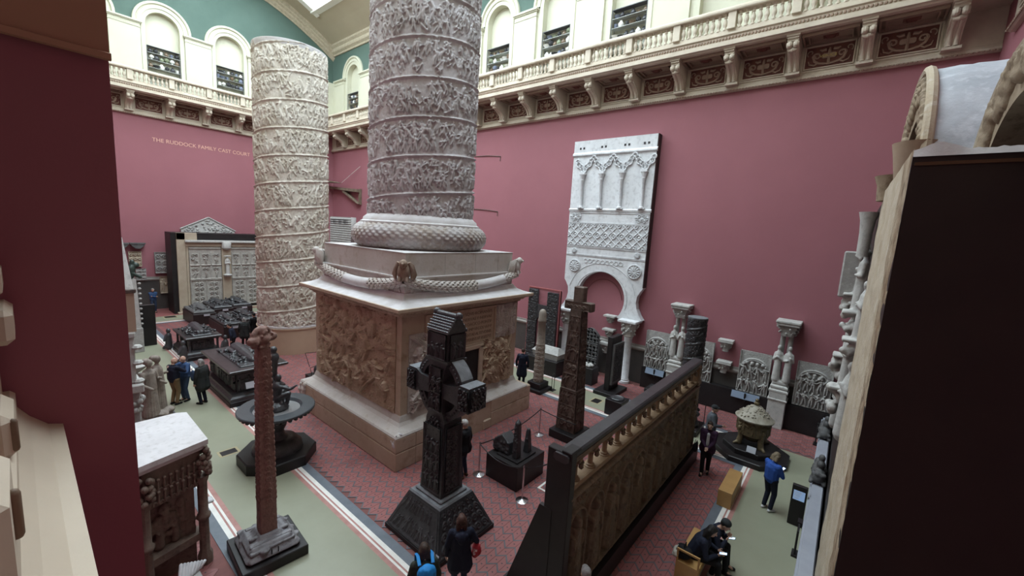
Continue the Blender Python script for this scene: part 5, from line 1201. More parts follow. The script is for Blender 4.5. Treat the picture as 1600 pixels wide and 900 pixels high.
# patterned bands
M_WINC = mat('white_carved', (.60,.61,.62), .75, (.50,.51,.52), 3, bump=.3, bscale=30)
f = Field(4.28,1.10,430,112)
for k in range(-3,13):
    x = k*.43
    for a in (1,-1): f.cap((x,0 if a > 0 else 1.1),(x+1.10,1.1 if a > 0 else 0),.03,.03,.75)
for k in range(11):
    for j in range(3):
        x, y = .2+k*.43-(.215 if j % 2 else 0), .02+j*.53
        for i in range(8): a0, a1 = 2*PI*i/8, 2*PI*(i+1)/8; f.cap((x+.13*math.cos(a0),y+.13*math.sin(a0)),(x+.13*math.cos(a1),y+.13*math.sin(a1)),.024,.024,.9)
        f.cap((x,y),(x+.01,y),.05,.05,1)
o = panel(f,.045,.01).obj('interlace_band', M_WINC, po, True, loc=(-.36,YL(11.58),6.48), ang=180); o.rotation_euler = (0,0,-PI/2)
for y in (11.22,7.68):
    f = Field(.62,.46,64,48); [f.scroll(.31+.2*math.cos(a)*1.2,.23+.14*math.sin(a),.09,.02,.8,1.2,(-1)**k) for k, a in enumerate(np.linspace(0,2*PI,7))]; f.cap((.31,.23),(.32,.23),.08,.08,1)
    o = panel(f,.05,.01).obj('rosette_panel', M_WINC, po, True, loc=(-.36,YL(y)+.31,7.66), ang=180); o.rotation_euler = (0,0,-PI/2)
def roundel(y, z, r):
    m = MB(); 
    P = np.zeros((6,25,3))
    for i,(rr,d_) in enumerate(((r,0),(r,.05),(r*.88,.07),(r*.80,.03),(r*.5,.05),(.001,.055))):
        for k in range(25): P[i,k] = (-.36-d_, YL(y)+rr*math.cos(2*PI*k/24), z+rr*math.sin(2*PI*k/24))
    m.grid(P)
    for k in range(12): a = 2*PI*k/12; m.cap((-.41,YL(y)+r*.15*math.cos(a),z+r*.15*math.sin(a)),(-.41,YL(y)+r*.72*math.cos(a+.35),z+r*.72*math.sin(a+.35)),.025,.03,6)
    m.obj('roundel', M_WINC, po, True)
roundel(11.05,5.42,.33); roundel(7.78,5.42,.36); roundel(11.15,6.20,.14); roundel(7.72,6.20,.14)
m = MB()
for k in range(9): m.tube([(-.37,YL(8.5+.24*k)+.10*math.cos(a),5.72+.10*math.sin(a)) for a in np.linspace(0,2*PI,13)],.018,5,False)
m.obj('scroll_band', M_WINC, po, True)
for rr in (1.44,1.86): MB().tube([(-.365,YL(9.45)+rr*math.cos(a),3.93+rr*math.sin(a)*.93) for a in np.linspace(math.radians(12 if rr > 1.5 else -18),math.radians(168 if rr > 1.5 else 198),31)],.016,5,False).obj('arch_line', M_WINC, po, True)
for y in (7.72,11.22):
    MB().lathe([(.26,0),(.26,.10),(.22,.14),(.23,.18),(.20,.22),(.19,2.22),(.21,2.25),(.21,2.28)],10,(-.44,YL(y))).obj('portal_column', M_WHITE, po, True)
    m = MB(); m.lathe([(.20,2.28),(.24,2.34),(.22,2.40),(.34,2.95),(.36,3.0)],8,(-.44,YL(y)),1,1.1); R = random.Random(int(y*7))
    for k in range(40): a = R.uniform(0,2*PI); z = R.uniform(2.4,2.95); rr = .24+.14*(z-2.35)/.6; m.ell((-.44+rr*math.cos(a),YL(y)+rr*1.12*math.sin(a),z),(.055,.055,.06),6,5)
    m.obj('portal_capital', M_CASTL, po, True); MB().cbox((-.84,YL(y)-.46,3.0),(-.02,YL(y)+.46,3.12),.02).obj('impost', M_WHITE, po)
o = MB().tube([(18.985,9.45+1.02*math.cos(a),3.75+1.10*math.sin(a)) for a in np.linspace(.15,PI-.15,21)],.012,5).obj('wall_wire', mat('red_wire', (.16,.05,.05), .6), None, True); tag(o, 'thin curved line on the red wall inside the horseshoe arch', 'wire')
# iron rods sticking out of the wall, timber bracket and lace-carved chest
for z, lab in ((11.4,'upper thin iron rod fixed high on the red wall'),(8.12,'lower thin iron rod fixed on the red wall')):
    t = thing('wall_rod', lab, 'rod', (18.98,17.0,z)); MB().tube([(0,0,0),(-.02,1.0,.10),(-.0,2.2,.14)],.022,6).obj('rod', M_DKBR, t); MB().tube([(-.0,.0,0),(-.03,0,-.28)],.018,6).obj('hook', M_DKBR, t)
tb = thing('timber_bracket', 'weathered timber roof bracket jutting from the far end of the red wall', 'bracket', (18.9,32.6,9.0))
M_TIM = mat('grey_timber', (.20,.155,.11), .8, (.13,.095,.065), 4, bump=.4, bscale=20)
MB().prism([(0,.45),(4.7,.83),(4.7,1.03),(0,.70)],-.35,.05,'x').obj('beam', M_TIM, tb); MB().prism([(.0,-.5),(.22,-.45),(2.6,.55),(2.2,.62)],-.3,.0,'x').obj('strut', M_TIM, tb)
MB().prism([(2.6,1.25),(4.75,1.33),(4.6,1.53),(3.0,1.35)],-.9,-.3,'x').obj('carved_end', M_TIM, tb); MB().box((-.1,-.05,-.55),(.08,.15,.75)).obj('wall_post', M_TIM, tb); MB().tube([(0,.1,2.6),(-.3,2.6,1.3)],.02,5).obj('stay_wire', M_WSTRIP, tb)
lc = thing('lace_panel', 'grey lace-carved stone screen panel behind the pedestal top', 'panel', (16.6,31.0,0))
MB().box((-.3,-1.6,0),(.3,1.6,5.1)).obj('support', M_BLACK, lc)
f = Field(3.2,2.2,220,150); 
for k in range(20):
    for j in range(12): f.cap((.1+k*.16,.15+j*.17),(.1+k*.16,.2+j*.17),.05,.045,.9)
o = panel(f,.1,.4).obj('carved_face', M_CAST, lc, True, loc=(-.3,1.6,5.1), ang=180); o.rotation_euler = (0,0,-PI/2)
for k in range(14): MB().box((-.38,1.35-k*.2,6.75),(-.31,1.45-k*.2,7.1)).obj('arcade_slot', M_BLACK, lc)
# lidded font on an octagonal stepped base
fo = thing('lidded_font', 'brass-brown font with conical figured lid on an octagonal black base', 'font', (15.45,1.75,0)); R = random.Random(15)
M_BRASS = mat('dark_brass', (.125,.095,.05), .5, (.17,.13,.075), 4, (.075,.056,.032), 8, bump=.3, bscale=28, metal=.35)
MB().lathe([(1.18,0),(1.18,.16),(1.15,.18)],8,phase=PI/8).obj('lower_step', M_BLACK, fo); MB().lathe([(.86,.18),(.86,.34),(.84,.36)],8,phase=PI/8).obj('upper_step', M_BLACK, fo)
m = MB()
for k in range(4):
    a = PI/4+k*PI/2; x, y = .46*math.cos(a), .46*math.sin(a)
    m.cap((x,y,.40),(x*.9,y*.9,.62),.10,.09); m.cap((x*.9,y*.9,.62),(x,y,.80),.09,.07); m.ell((x*1.05,y*1.05,.92),(.075,.075,.09)); m.cap((x,y,.45),(x*1.35,y*1.35,.38),.06,.05)
    for s in (-1,1): m.cap((x*1.0,y*1.0,.80),(x*.8-s*y*.5,y*.8+s*x*.5,.86),.04,.035)
link('kneeling_bearers', remesh(m,.022,1,'kneeling_bearers'), M_BRASS, fo)
f = Field(3.0,.52,180,40,True); f.crowd(.04,.44,R,.45); U = np.arange(180)/180*2*PI; rad = np.full((40,1),.47)+.05*f.h
MB().grid(np.stack([rad*np.cos(U),rad*np.sin(U),np.broadcast_to((.74+f.y)[:,None],rad.shape)],-1),True).obj('bowl', M_BRASS, fo, True, ang=180); MB().lathe([(.2,.5),(.4,.68),(.47,.74),(.47,.76)],24).obj('bowl_foot', M_BRASS, fo, True)
M_LID = mat('dusty_lid', (.36,.33,.27), .6, (.22,.19,.14), 5, bump=.3, bscale=25)
m = MB().lathe([(.50,1.22),(.57,1.25),(.58,1.29),(.52,1.33),(.40,1.45),(.22,1.62),(.10,1.70),(.04,1.73)],30)
for k in range(70): a = R.uniform(0,2*PI); t_ = R.uniform(.05,.9); rr = .52-.42*t_; m.ell((rr*math.cos(a),rr*math.sin(a),1.34+.36*t_),(.04,.04,.035),6,5)
m.obj('conical_lid', M_LID, fo, True)
m = MB(); m.ell((0,0,1.78),(.09,.09,.07)); m.ell((0,0,1.88),(.06,.06,.06)); m.cap((0,0,1.70),(0,0,1.80),.05,.05); m.ell((.06,0,1.80),.04); m.obj('finial', M_BRASS, fo, True)
o = MB().box((-.01,-.13,0),(.01,.13,.20)).obj('label_card', mat('label_card', (.45,.46,.50), .5), fo, loc=(-.80,-.12,.37)); o.rotation_euler = (0,.4,0)
# ================================================================== LEFT AISLE AND FAR END
# ---- fountain: tazza on an octagonal black base with a seated figure
ft = thing('fountain', 'black bronze fountain with wide shallow basin and seated figure', 'fountain', (4.48,12.16,0)); R = random.Random(19)
MB().lathe([(1.02,0),(1.02,.28),(.99,.31)],8,phase=PI/8).obj('octagonal_base', M_BLACK, ft)
MB().lathe([(.66,.31),(.64,.44),(.56,.52),(.50,.60),(.34,.64)],28).obj('base_drum', M_BRONZE, ft, True)
MB().lathe([(.30,.62),(.20,.74),(.17,.86),(.24,1.0),(.26,1.10),(.16,1.20),(.16,1.26),(.45,1.34),(.75,1.42),(.95,1.50)],32).obj('baluster_stem', M_BRONZE, ft, True)
M_RIM = mat('slate_bronze', (.045,.052,.058), .35, (.06,.068,.075), 4, spec=.5)
MB().lathe([(.90,1.46),(1.0,1.52),(1.0,1.57),(.98,1.59),(.66,1.585),(.64,1.56),(.60,1.50),(.05,1.49)],48).obj('basin', M_RIM, ft, True)
MB().lathe([(.60,1.505),(.1,1.506),(.01,1.506)],40).obj('water', mat('basin_water', (.20,.20,.20), .08, spec=.6), ft)
gd = MB()
for k in range(36): a = 2*PI*k/36; gd.ell((.90*math.cos(a),.90*math.sin(a),1.46),(.06,.06,.05),6,5)
gd.obj('gadroons', M_BRONZE, ft, True)
m = MB(); m.lathe([(.30,1.50),(.32,1.56),(.26,1.66),(.18,1.72)],16)
m.cap((0,0,1.85),(.02,0,2.20),.13,.15); m.ell((.05,-.02,2.44),(.085,.08,.10)); m.cap((.02,0,2.2),(.04,0,2.36),.09,.06)
for s_ in (-1,1): m.cap((0,s_*.09,1.85),(.26,s_*.16,1.95),.09,.075); m.cap((.26,s_*.16,1.95),(.22,s_*.16,1.66),.07,.05)
m.cap((.02,-.17,2.22),(.26,-.30,2.12),.055,.045); m.cap((.26,-.30,2.12),(.40,-.36,2.22),.045,.03); m.cap((.0,.17,2.22),(-.10,.26,2.45),.055,.05); m.cap((-.10,.26,2.45),(-.06,.10,2.62),.045,.04)
m.cap((-.06,.06,2.55),(-.05,.02,3.05),.10,.13); m.ell((-.05,.02,3.05),(.15,.13,.16)); m.ell((-.05,.02,3.28),(.10,.10,.10))
for k in range(16): m.ell((R.uniform(-.25,.25),R.uniform(-.25,.25),R.uniform(1.58,1.78)),R.uniform(.05,.09),7,5)
link('seated_figure', remesh(m,.02,2,'seated_figure'), M_BRONZE, ft)
# ---- tombs with effigies
def effigy(m, L, w_, z, R, lumps=20):
    m.ell((0,L*.43,z+.10),(.11,.12,.11)); m.cap((0,L*.30,z+.08),(0,0,z+.08),.20*w_,.17*w_); m.cap((0,0,z+.07),(0,-L*.40,z+.05),.17*w_,.11*w_); m.cap((-.12,-L*.1,z+.1),(-.06,-L*.42,z+.07),.07,.06); m.cap((.12,-L*.1,z+.1),(.06,-L*.42,z+.07),.07,.06)
    for s in (-1,1): m.cap((s*.2*w_,L*.28,z+.10),(s*.23*w_,L*.05,z+.12),.07,.06); m.cap((s*.23*w_,L*.05,z+.12),(s*.03,L*.12,z+.20),.055,.045)
    m.cbox((-.22*w_,L*.38,z-.04),(.22*w_,L*.5,z+.06),.03)
    for k in range(lumps): m.ell((R.uniform(-.42,.42)*w_,R.uniform(-.45,.4)*L,z+R.uniform(0,.12)),R.uniform(.03,.075),6,5)
def tomb(label, x0, x1, y0, y1, hz, seed, big, cols):
    t = thing('tomb', label, 'tomb', ((x0+x1)/2,(y0+y1)/2,0)); a, b_ = (x1-x0)/2, (y1-y0)/2; R = random.Random(seed)
    MB().cbox((-a,-b_,0),(a,b_,.18),.015).obj('lower_step', M_BLACK, t); MB().square_lathe([(-.02,.18),(-.02,.30),(-.10,.36),(-.12,.42)],0,0,a,b_).obj('upper_step', M_BRONZE, t)
    MB().box((-a+.32,-b_+.32,.40),(a-.32,b_-.32,hz-.1)).obj('chest', M_BRONZE, t)
    for (W, loc, rz) in ((2*b_-.7,(-a+.30,b_-.35,.45),-PI/2),(2*a-.7,(-a+.35,-b_+.30,.45),0)):
        f = Field(W,hz-.62,int(W*60),50); f.crowd(.05,hz-.72,R,.55); o = panel(f,.10,.02).obj('figure_frieze', M_BRONZE, t, True, loc=loc, ang=180); o.rotation_euler = (0,0,rz)
    if cols:
        for sx in (-1,1):
            for k in range(4): MB().lathe([(.08,.40),(.05,.46),(.05,hz-.18),(.08,hz-.1)],10,(sx*(a-.18),-b_+.2+k*(2*b_-.4)/3)).obj('colonnette', M_BRONZE, t, True)
    MB().square_lathe([(-.16,hz-.12),(-.06,hz-.06),(-.02,hz-.03),(-.02,hz+.03),(-.06,hz+.05)],0,0,a,b_).obj('table_slab', mat('black_slab', (.03,.028,.028), .28, (.05,.045,.045), 4, spec=.55), t)
    m = MB(); effigy(m, (2*b_)*.78, 1.0+.35*big, hz+.10, R, 130 if big else 90); m.cbox((-a*.55,-b_*.8,hz+.03),(a*.55,b_*.8,hz+.10),.03)
    link('effigy', remesh(m,.024,1,'effigy'), M_BRONZE, t); return t
tm1 = tomb('large black table tomb with recumbent effigy beside the left aisle', 4.55,6.60,16.6,20.2,1.28,3,True,False)
o = MB().box((-.16,-.01,0),(.16,.01,.24)).obj('label_card', mat('label_card', (.45,.46,.50), .5), tm1, loc=(-.35,-1.86,.62)); o.rotation_euler = (-.4,0,0)
tm2 = tomb('farther black tomb with corner figures and crowded effigy lid', 4.72,6.2,23.3,25.9,1.05,8,True,True)
for sx, sy in ((-.86,1.42),(-.86,-1.42),(.8,-1.42)):
    m = MB(); m.cap((sx,sy,.15),(sx,sy,.75),.16,.13); m.ell((sx,sy,.98),(.10,.10,.12)); m.cap((sx-.12,sy,.75),(sx-.2,sy-.1,.5),.05,.05); m.cap((sx,sy,.3),(sx-.2,sy,.12),.10,.08); m.cap((sx,sy,.7),(sx,sy,.95),.08,.06)
    link('corner_figure', remesh(m,.03,1,'corner_figure'), M_BRONZE, tm2)
def low_tomb(label, xc, yc, seed, w_=1.15, L=2.7, hz=.72, brown=False):
    t = thing('effigy_tomb', label, 'tomb', (xc,yc,0)); R = random.Random(seed); mt = M_GRAVE if brown else M_BRONZE
    MB().cbox((-w_/2,-L/2,0),(w_/2,L/2,hz),.02).obj('plinth', mat('brown_black_plinth', (.022,.014,.014), .5), t); MB().cbox((-w_/2+.04,-L/2+.04,hz),(w_/2-.04,L/2-.04,hz+.14),.04).obj('slab', mt, t)
    m = MB(); effigy(m, L*.85, 1.0, hz+.18, R, 90); m.cbox((-w_/2+.1,-L/2+.1,hz+.1),(w_/2-.1,L/2-.1,hz+.16),.02); link('effigy', remesh(m,.028,1,'effigy'), mt, t)
    o = MB().box((-.16,0,0),(.16,.01,.12)).obj('label_card', mat('label_card', (.45,.46,.50), .5), t, loc=(.1,-L/2-.02,hz-.16))
low_tomb('back-row effigy tomb nearest the doorway jamb, in grey-brown', 7.25,31.9,1,1.2,2.5,.72,True); low_tomb('middle back-row black effigy tomb before the church door', 8.55,33.1,2); low_tomb('back-row black effigy tomb beside the pale column', 9.75,33.3,3,1.2,2.6)
low_tomb('front-row left black effigy tomb before the far doors', 7.6,27.9,4,1.0,2.8); low_tomb('front-row right black effigy tomb close to the pale column', 8.75,28.6,5,1.0,2.8)
# ---- cage-like wire stand behind pedestal
wr_ = thing('wire_stand', 'black wire frame stand behind the pedestal corner', 'stand', (8.05,17.4,0))
MB().box((-.35,-.3,0),(.35,.3,.25)).obj('box_base', M_BLACK, wr_); MB().tube([(-.3,-.25,.25),(-.4,-.3,.7),(.2,-.3,.8),(.3,.25,1.15),(-.35,.28,1.2),(-.42,-.28,.75)],.015,5).obj('wire_frame', M_BLACK, wr_); MB().ell((.05,0,.45),(.16,.16,.22)).obj('fragment', M_BRONZE, wr_, True)
# ---- church doorway at the far end
dw = thing('church_doorway', 'far stone church doorway cast with two carved doors and statue', 'doorway', (9.2,35.0,0)); R = random.Random(44)
M_DOOR = mat('grey_carved_door', (.42,.40,.36), .75, (.32,.30,.27), 2.5, (.50,.48,.44), 8, bump=.3, bscale=24)
M_JAMB = mat('tan_stone_jamb', (.45,.38,.29), .75, (.38,.31,.23), 1.6, bump=.2, bscale=18)
MB().box((-2.62,.0,0),(3.6,1.6,5.55)).obj('black_casing', M_BLACK, dw)
MB().cbox((-2.34,-.10,.10),(-1.86,.2,5.56),.02).obj('jamb', M_JAMB, dw); MB().cbox((-1.86,-.06,.10),(-1.68,.2,5.0),.05).obj('inner_jamb', M_JAMB, dw); MB().cbox((-2.45,-.22,0),(3.4,.1,.12),.02).obj('threshold', M_JAMB, dw)
MB().cbox((-1.9,-.32,4.93),(3.4,.1,5.08),.02).obj('lintel_shelf', M_CASTL, dw); MB().cbox((-1.9,-.12,4.62),(3.4,.1,4.93),.04).obj('lintel', M_JAMB, dw)
MB().cbox((-2.34,-.10,5.08),(-1.2,.1,5.56),.02).obj('upper_block', M_JAMB, dw)
def door_leaf(x0, W):
    f = Field(W,4.3,int(W*70),300)
    for c in range(3):
        for r in range(2):
            x = W*(c+.5)/3; y = 2.35+r*.98
            f.figure(x, y-.22, .5, R, 0); f.scroll(x-.1,y+.42,.09,.02,.8); f.scroll(x+.1,y+.42,.09,.02,.8,sg=-1); f.cap((x-W*.14,y-.3),(x+W*.14,y-.3),.035,.035,.9)
            f.cap((x-W*.15,y-.3),(x-W*.15,y+.6),.025,.025,.6); f.cap((x+W*.15,y-.3),(x+W*.15,y+.6),.025,.025,.6)
    for c in range(2):
        x = W*(.27+.46*c)
        for k in range(5): f.scroll(x-.14,.35+k*.34,.11,.025,.85,1.4,(-1)**k); f.scroll(x+.14,.35+k*.34,.11,.025,.85,1.4,-(-1)**k)
        f.cap((x,.2),(x,1.85),.05,.04,.9)
    for x in (.03,W*.5,W-.03): f.cap((x,.1),(x,1.9),.03,.03,.7)
    for y in (.06,1.98,2.06,4.2): f.cap((.02,y),(W-.02,y),.035,.035,.8)
    f.rough(R,.08); panel(f,.10,.05,.02).obj('door_leaf', M_DOOR, dw, True, loc=(x0,-.03,.30), ang=180)
door_leaf(-1.68,1.85); door_leaf(.80,1.85)
MB().cbox((.20,-.14,.12),(.78,.1,4.62),.03).obj('trumeau', M_JAMB, dw)
m = MB(); robed(m,0,0,0,1.45,R); m.xf(rotz(PI/2)); m.cap((-.18,-.06,1.35),(.18,-.06,1.35),.05,.05); m.lathe([(.2,-.12),(.28,-.02),(.26,.04)],12)
link('statue', remesh(m,.024,1,'statue'), M_CASTL, dw, (.49,-.30,2.62)); m = MB(); m.lathe([(.10,4.40),(.28,4.55),(.30,4.95),(.26,5.0)],8,(.49,-.22)); m.obj('canopy', M_CASTL, dw, True)
# gable relief on the wall above
gb = thing('gable_relief', 'pale triangular carved gable on the far wall above the church doorway', 'relief', (9.25,YF-.02,0))
zt = PY(326,341,37.3); zl = PY(283,357,37.3); zr = PY(367,364,37.3); xa, xb, xc_ = zl[0]-9.25, zr[0]-9.25, zt[0]-9.25; z0, z1 = min(zl[2],zr[2])-.15, zt[2]
MB().prism([(xa,z0),(xb,z0),(xb,zr[2]-.02+.12),(xc_,z1),(xa,zl[2]-.05)],-.14,0,'y').obj('gable_slab', M_CASTL, gb)
for p0, p1 in (((xa-.05,zl[2]-.02),(xc_,z1+.05)),((xb+.05,zr[2]+.12),(xc_,z1+.05))): MB().tube([(p0[0],-.14,p0[1]),(p1[0],-.14,p1[1])],.06,6).obj('raking_cornice', M_CAST, gb)
m = MB()
for k in range(80):
    x = R.uniform(xa+.2,xb-.2); lim = z1-abs(x-xc_)*(z1-zl[2])/abs(xa-xc_); z = R.uniform(z0+.05,max(z0+.06,lim-.12)); m.ell((x,-.15,z),(R.uniform(.04,.12),.05,R.uniform(.04,.10)),6,5)
m.obj('gable_carving', M_CAST, gb, True)['kind'] = 'stuff'
# wall casts left of the doorway
def wallcast(name, label, cat, p0, p1, mt, kind, seed, d_=.12):
    a, c = PY(*p0,37.35), PY(*p1,37.35); x0, x1, z0, z1 = a[0], c[0], min(a[2],c[2]), max(a[2],c[2]); W, H = x1-x0, z1-z0; R = random.Random(seed)
    f = Field(W,H,max(20,int(W*80)),max(20,int(H*80)))
    if kind == 'scroll':
        for k in range(3):
            for j in range(3): f.scroll(W*(.18+.32*k),H*(.2+.3*j),min(W,H)*.15,.03,.9,1.4,(-1)**(k+j))
    else: f.crowd(.08*H,.8*H,R,.5)
    f.h[:3]=.8; f.h[-3:]=.8; f.h[:,:3]=.8; f.h[:,-3:]=.8
    o = panel(f,.10,.1,.02).obj(name, mt, None, True, loc=(x0,YF-.13,z0), ang=180); tag(o, label, cat)
wallcast('wall_relief','tan scrolled relief panel at the far wall beside the pier','relief',(200,393),(222,416),M_JAMB,'scroll',1)
wallcast('wall_relief','grey framed heraldic relief left of the far doorway','relief',(241,394),(273,426),M_CAST,'scroll',2)
wallcast('wall_relief','dark figure relief below the heraldic panel at the far doorway','relief',(249,432),(273,457),M_JAMB,'fig',3)
wallcast('wall_relief','small grey relief near the bronze figure on the far wall','relief',(212,420),(229,437),M_CAST,'scroll',4)
for px, lab in ((214,'dark corbel bracket high on the far red wall'),(188,'second dark corbel bracket half hidden by the near pier')):
    c = PY(px,381,37.4); t = thing('dark_corbel', lab, 'bracket', (c[0],YF-.02,c[2]-.3)); MB().prism([(-.36,.30),(.36,.30),(.30,.18),(.12,.0),(-.12,.0),(-.30,.18)],-.4,0,'y').obj('corbel_block', M_GRAVE, t); MB().box((-.40,-.44,.30),(.40,0,.38)).obj('corbel_top', M_GRAVE, t)
# dark panel and bronze figure monument at the aisle's far left
tag(MB().cbox((3.75,27.3,0),(4.35,27.5,2.15),.01).obj('tall_board', M_BLACK), 'tall narrow black board at the far left of the aisle', 'board')
mn = thing('figure_monument', 'grey crocketed monument topped by a dark bronze figure', 'monument', (3.35,26.6,0)); m = MB()
MB().cbox((-.35,-.35,0),(.35,.35,1.2),.02).obj('pedestal', M_CAST, mn); MB().frustum((-.30,.30,-.30,.30),1.2,(-.22,.22,-.22,.22),3.6).obj('shaft', M_CASTL, mn)
for k in range(9): MB().ell((.32,-.25,1.4+k*.25),(.07,.07,.06),7,5).obj('crocket', M_CAST, mn, True)
m.cap((0,0,3.75),(.10,0,4.15),.20,.18); m.ell((.28,0,4.28),(.13,.12,.13)); m.cap((.1,.1,3.9),(.4,.1,3.65),.09,.06); m.cap((.1,-.1,3.9),(.42,-.15,3.7),.09,.06); m.cap((-.1,0,3.7),(-.2,0,3.55),.15,.1); m.cap((0,0,3.6),(.15,0,4.45),.08,.10)
link('bronze_figure', remesh(m,.03,2,'bronze_figure'), mat('green_bronze', (.02,.035,.028), .4, (.04,.06,.05), 5), mn)
# white gothic wall monument next to the pier
wm = thing('gothic_monument', 'white spired gothic wall monument beside the near pier', 'monument', (1.25,14.2,0))
for k, (a, b_, z0, z1, mt) in enumerate(((.68,.85,0,1.0,M_CASTL),(.62,.80,1.0,2.4,M_CAST),(.72,.9,2.4,2.62,M_CASTL),(.58,.74,2.62,3.8,M_CASTL),(.62,.78,3.8,3.95,M_CASTL))):
    MB().cbox((-a,-b_,z0),(a*.8,b_,z1),.03).obj('stage', mt, wm)
MB().box((-.56,-.72,3.95),(.52,.72,4.95)).obj('tan_stage', mat('tan_panel', (.42,.30,.22), .7, (.37,.26,.19), 2), wm); MB().cbox((-.60,-.76,4.93),(.56,.76,5.03),.02).obj('dark_cornice', M_DKBR, wm)
MB().frustum((-.56,.52,-.72,.72),5.03,(.36,.46,-.05,.05),6.25).obj('spire', M_CASTL, wm)
for z in (2.62,3.1,3.5): MB().lathe([(.10,z),(.12,z+.05),(.08,z+.1)],8,(.50,-.70)).obj('boss', M_CASTL, wm)
m = MB()
for k in range(30): m.ell((.44+R.uniform(-.1,.1),-.6+R.uniform(-.3,.3),R.uniform(1.1,2.3)),R.uniform(.05,.11),6,5)
m.obj('figure_carving', M_CAST, wm, True)
# two draped women on a rocky base, and an urn
M_TANST = mat('brown_grey_statue', (.22,.18,.15), .7, (.30,.26,.22), 3, (.15,.12,.10), 8, bump=.3, bscale=25)
sg_ = thing('statue_group', 'pair of brown draped female statues on a rocky base by the left aisle', 'statue', (2.45,16.9,0))
MB().cbox((-.55,-.55,0),(.62,.65,.22),.03).obj('step', M_GRAVE, sg_)
m = MB()
for k in range(20): m.ell((R.uniform(-.35,.45),R.uniform(-.4,.45),R.uniform(.22,.40)),(R.uniform(.12,.22),R.uniform(.12,.22),R.uniform(.06,.12)),8,5)
link('rocky_base', remesh(m,.03,1,'rocky_base'), M_TANST, sg_)
def draped(m, x, y, z, ht, a):
    u = ht/1.7; c, s = math.cos(a), math.sin(a)
    def P_(f_, l_, zz): return (x+(c*f_-s*l_)*u, y+(s*f_+c*l_)*u, z+zz*u)
    m.cap(P_(0,0,.1),P_(0,0,.85),.20*u,.17*u); m.cap(P_(.03,0,.85),P_(0,0,1.30),.16*u,.15*u); m.cap(P_(0,0,1.3),P_(.02,0,1.45),.09*u,.06*u); m.ell(P_(.03,0,1.60),(.09*u,.09*u,.115*u)); m.ell(P_(-.05,0,1.64),(.10*u,.10*u,.09*u))
    for g in (-1,1): m.cap(P_(0,g*.17,1.32),P_(.04,g*.26,1.05),.055*u,.05*u); m.cap(P_(.04,g*.26,1.05),P_(.22,g*.14,1.02+g*.12),.045*u,.04*u)
    for k in range(11): b_ = -1.6+k*.32; m.cap(P_(.19*math.cos(b_),.19*math.sin(b_),.08),P_(.15*math.cos(b_),.15*math.sin(b_),.95),.028*u,.02*u,6)
m = MB(); draped(m,-.05,-.18,.32,1.95,-.9); link('draped_woman', remesh(m,.02,1,'draped_woman'), M_TANST, sg_)
m = MB(); draped(m,.22,.28,.30,1.92,-.3); link('draped_woman', remesh(m,.02,1,'draped_woman'), M_TANST, sg_)
ur = thing('lidded_urn', 'pale lidded stone urn behind the draped statues', 'urn', (2.35,19.2,0))
MB().cbox((-.3,-.3,0),(.3,.3,1.05),.02).obj('pedestal', M_CASTL, ur); MB().lathe([(.16,1.05),(.10,1.12),(.26,1.24),(.42,1.38),(.44,1.44),(.34,1.50),(.16,1.58),(.06,1.62),(.08,1.70),(.03,1.78)],24).obj('urn_body', M_CASTL, ur, True)
# ---- carved tabernacle cast with white top, lower left
tb_ = thing('tabernacle', 'brown carved gothic pulpit cast with flat dusty white top', 'pulpit', (1.55,9.9,0)); R = random.Random(70)
M_TABR = mat('brown_carved_stone', (.15,.105,.082), .7, (.22,.165,.13), 3, (.10,.07,.055), 8, bump=.35, bscale=26)
x0, x1, y0, y1 = -.60, .56, -.86, .86
MB().box((x0,y0+.25,0),(x1-.22,y1-.2,2.5)).obj('core', M_TABR, tb_)
tp = MB().prism([(-.62,-1.12),(-.50,-1.12),(.56,-.80),(.57,.80),(.40,.90),(-.62,.88)],2.56,2.66,'z'); tp.prism([(-.60,-1.05),(-.50,-1.05),(.50,-.74),(.51,.74),(.36,.84),(-.60,.82)],2.46,2.56,'z'); tp.obj('white_top', mat('white_dusty_top', (.66,.64,.64), .75, (.58,.56,.56), 2, (.5,.48,.47), 9), tb_)
def corner_shaft(x, y):
    m = MB(); m.lathe([(.13,.0),(.13,.2),(.09,.28),(.085,.95),(.12,1.0),(.12,1.06),(.085,1.1),(.085,1.75),(.11,1.8),(.13,1.9)],8,(x,y)); m.obj('corner_shaft', M_TABR, tb_, True)
    m = MB()
    for k in range(30): a = R.uniform(0,2*PI); m.ell((x+.12*math.cos(a),y+.12*math.sin(a),R.uniform(1.9,2.45)),(.06,.06,.06),7,5)
    m.obj('leaf_cluster', M_TABR, tb_, True)
corner_shaft(.46,-.68); corner_shaft(-.45,-.98); corner_shaft(.46,.70)
fr_ = MB(); fr_.add([(-.45,-.96,.55),(.42,-.70,.55),(.42,-.70,.70),(-.45,-.96,.70),(-.45,-.70,.55),(.42,-.44,.55),(.42,-.44,.70),(-.45,-.70,.70)],[(0,1,2,3),(4,7,6,5),(0,4,5,1),(3,2,6,7)]); fr_.obj('ledge', M_TABR, tb_)
m = MB()
for k, (px_, pz) in enumerate(((-.22,.72),(.02,.72),(.22,.72),(-.12,1.05),(.14,1.05))):
    yy = -.80+.3*(px_+.45)/1.0*.9; draped(m,px_,yy+.06,pz,.62,-1.2)
for k in range(26): px_ = R.uniform(-.4,.36); m.ell((px_,-.72+.27*(px_+.45),R.uniform(.72,1.3)),R.uniform(.05,.09),7,5)
link('carved_scene', remesh(m,.018,1,'carved_scene'), M_TABR, tb_)
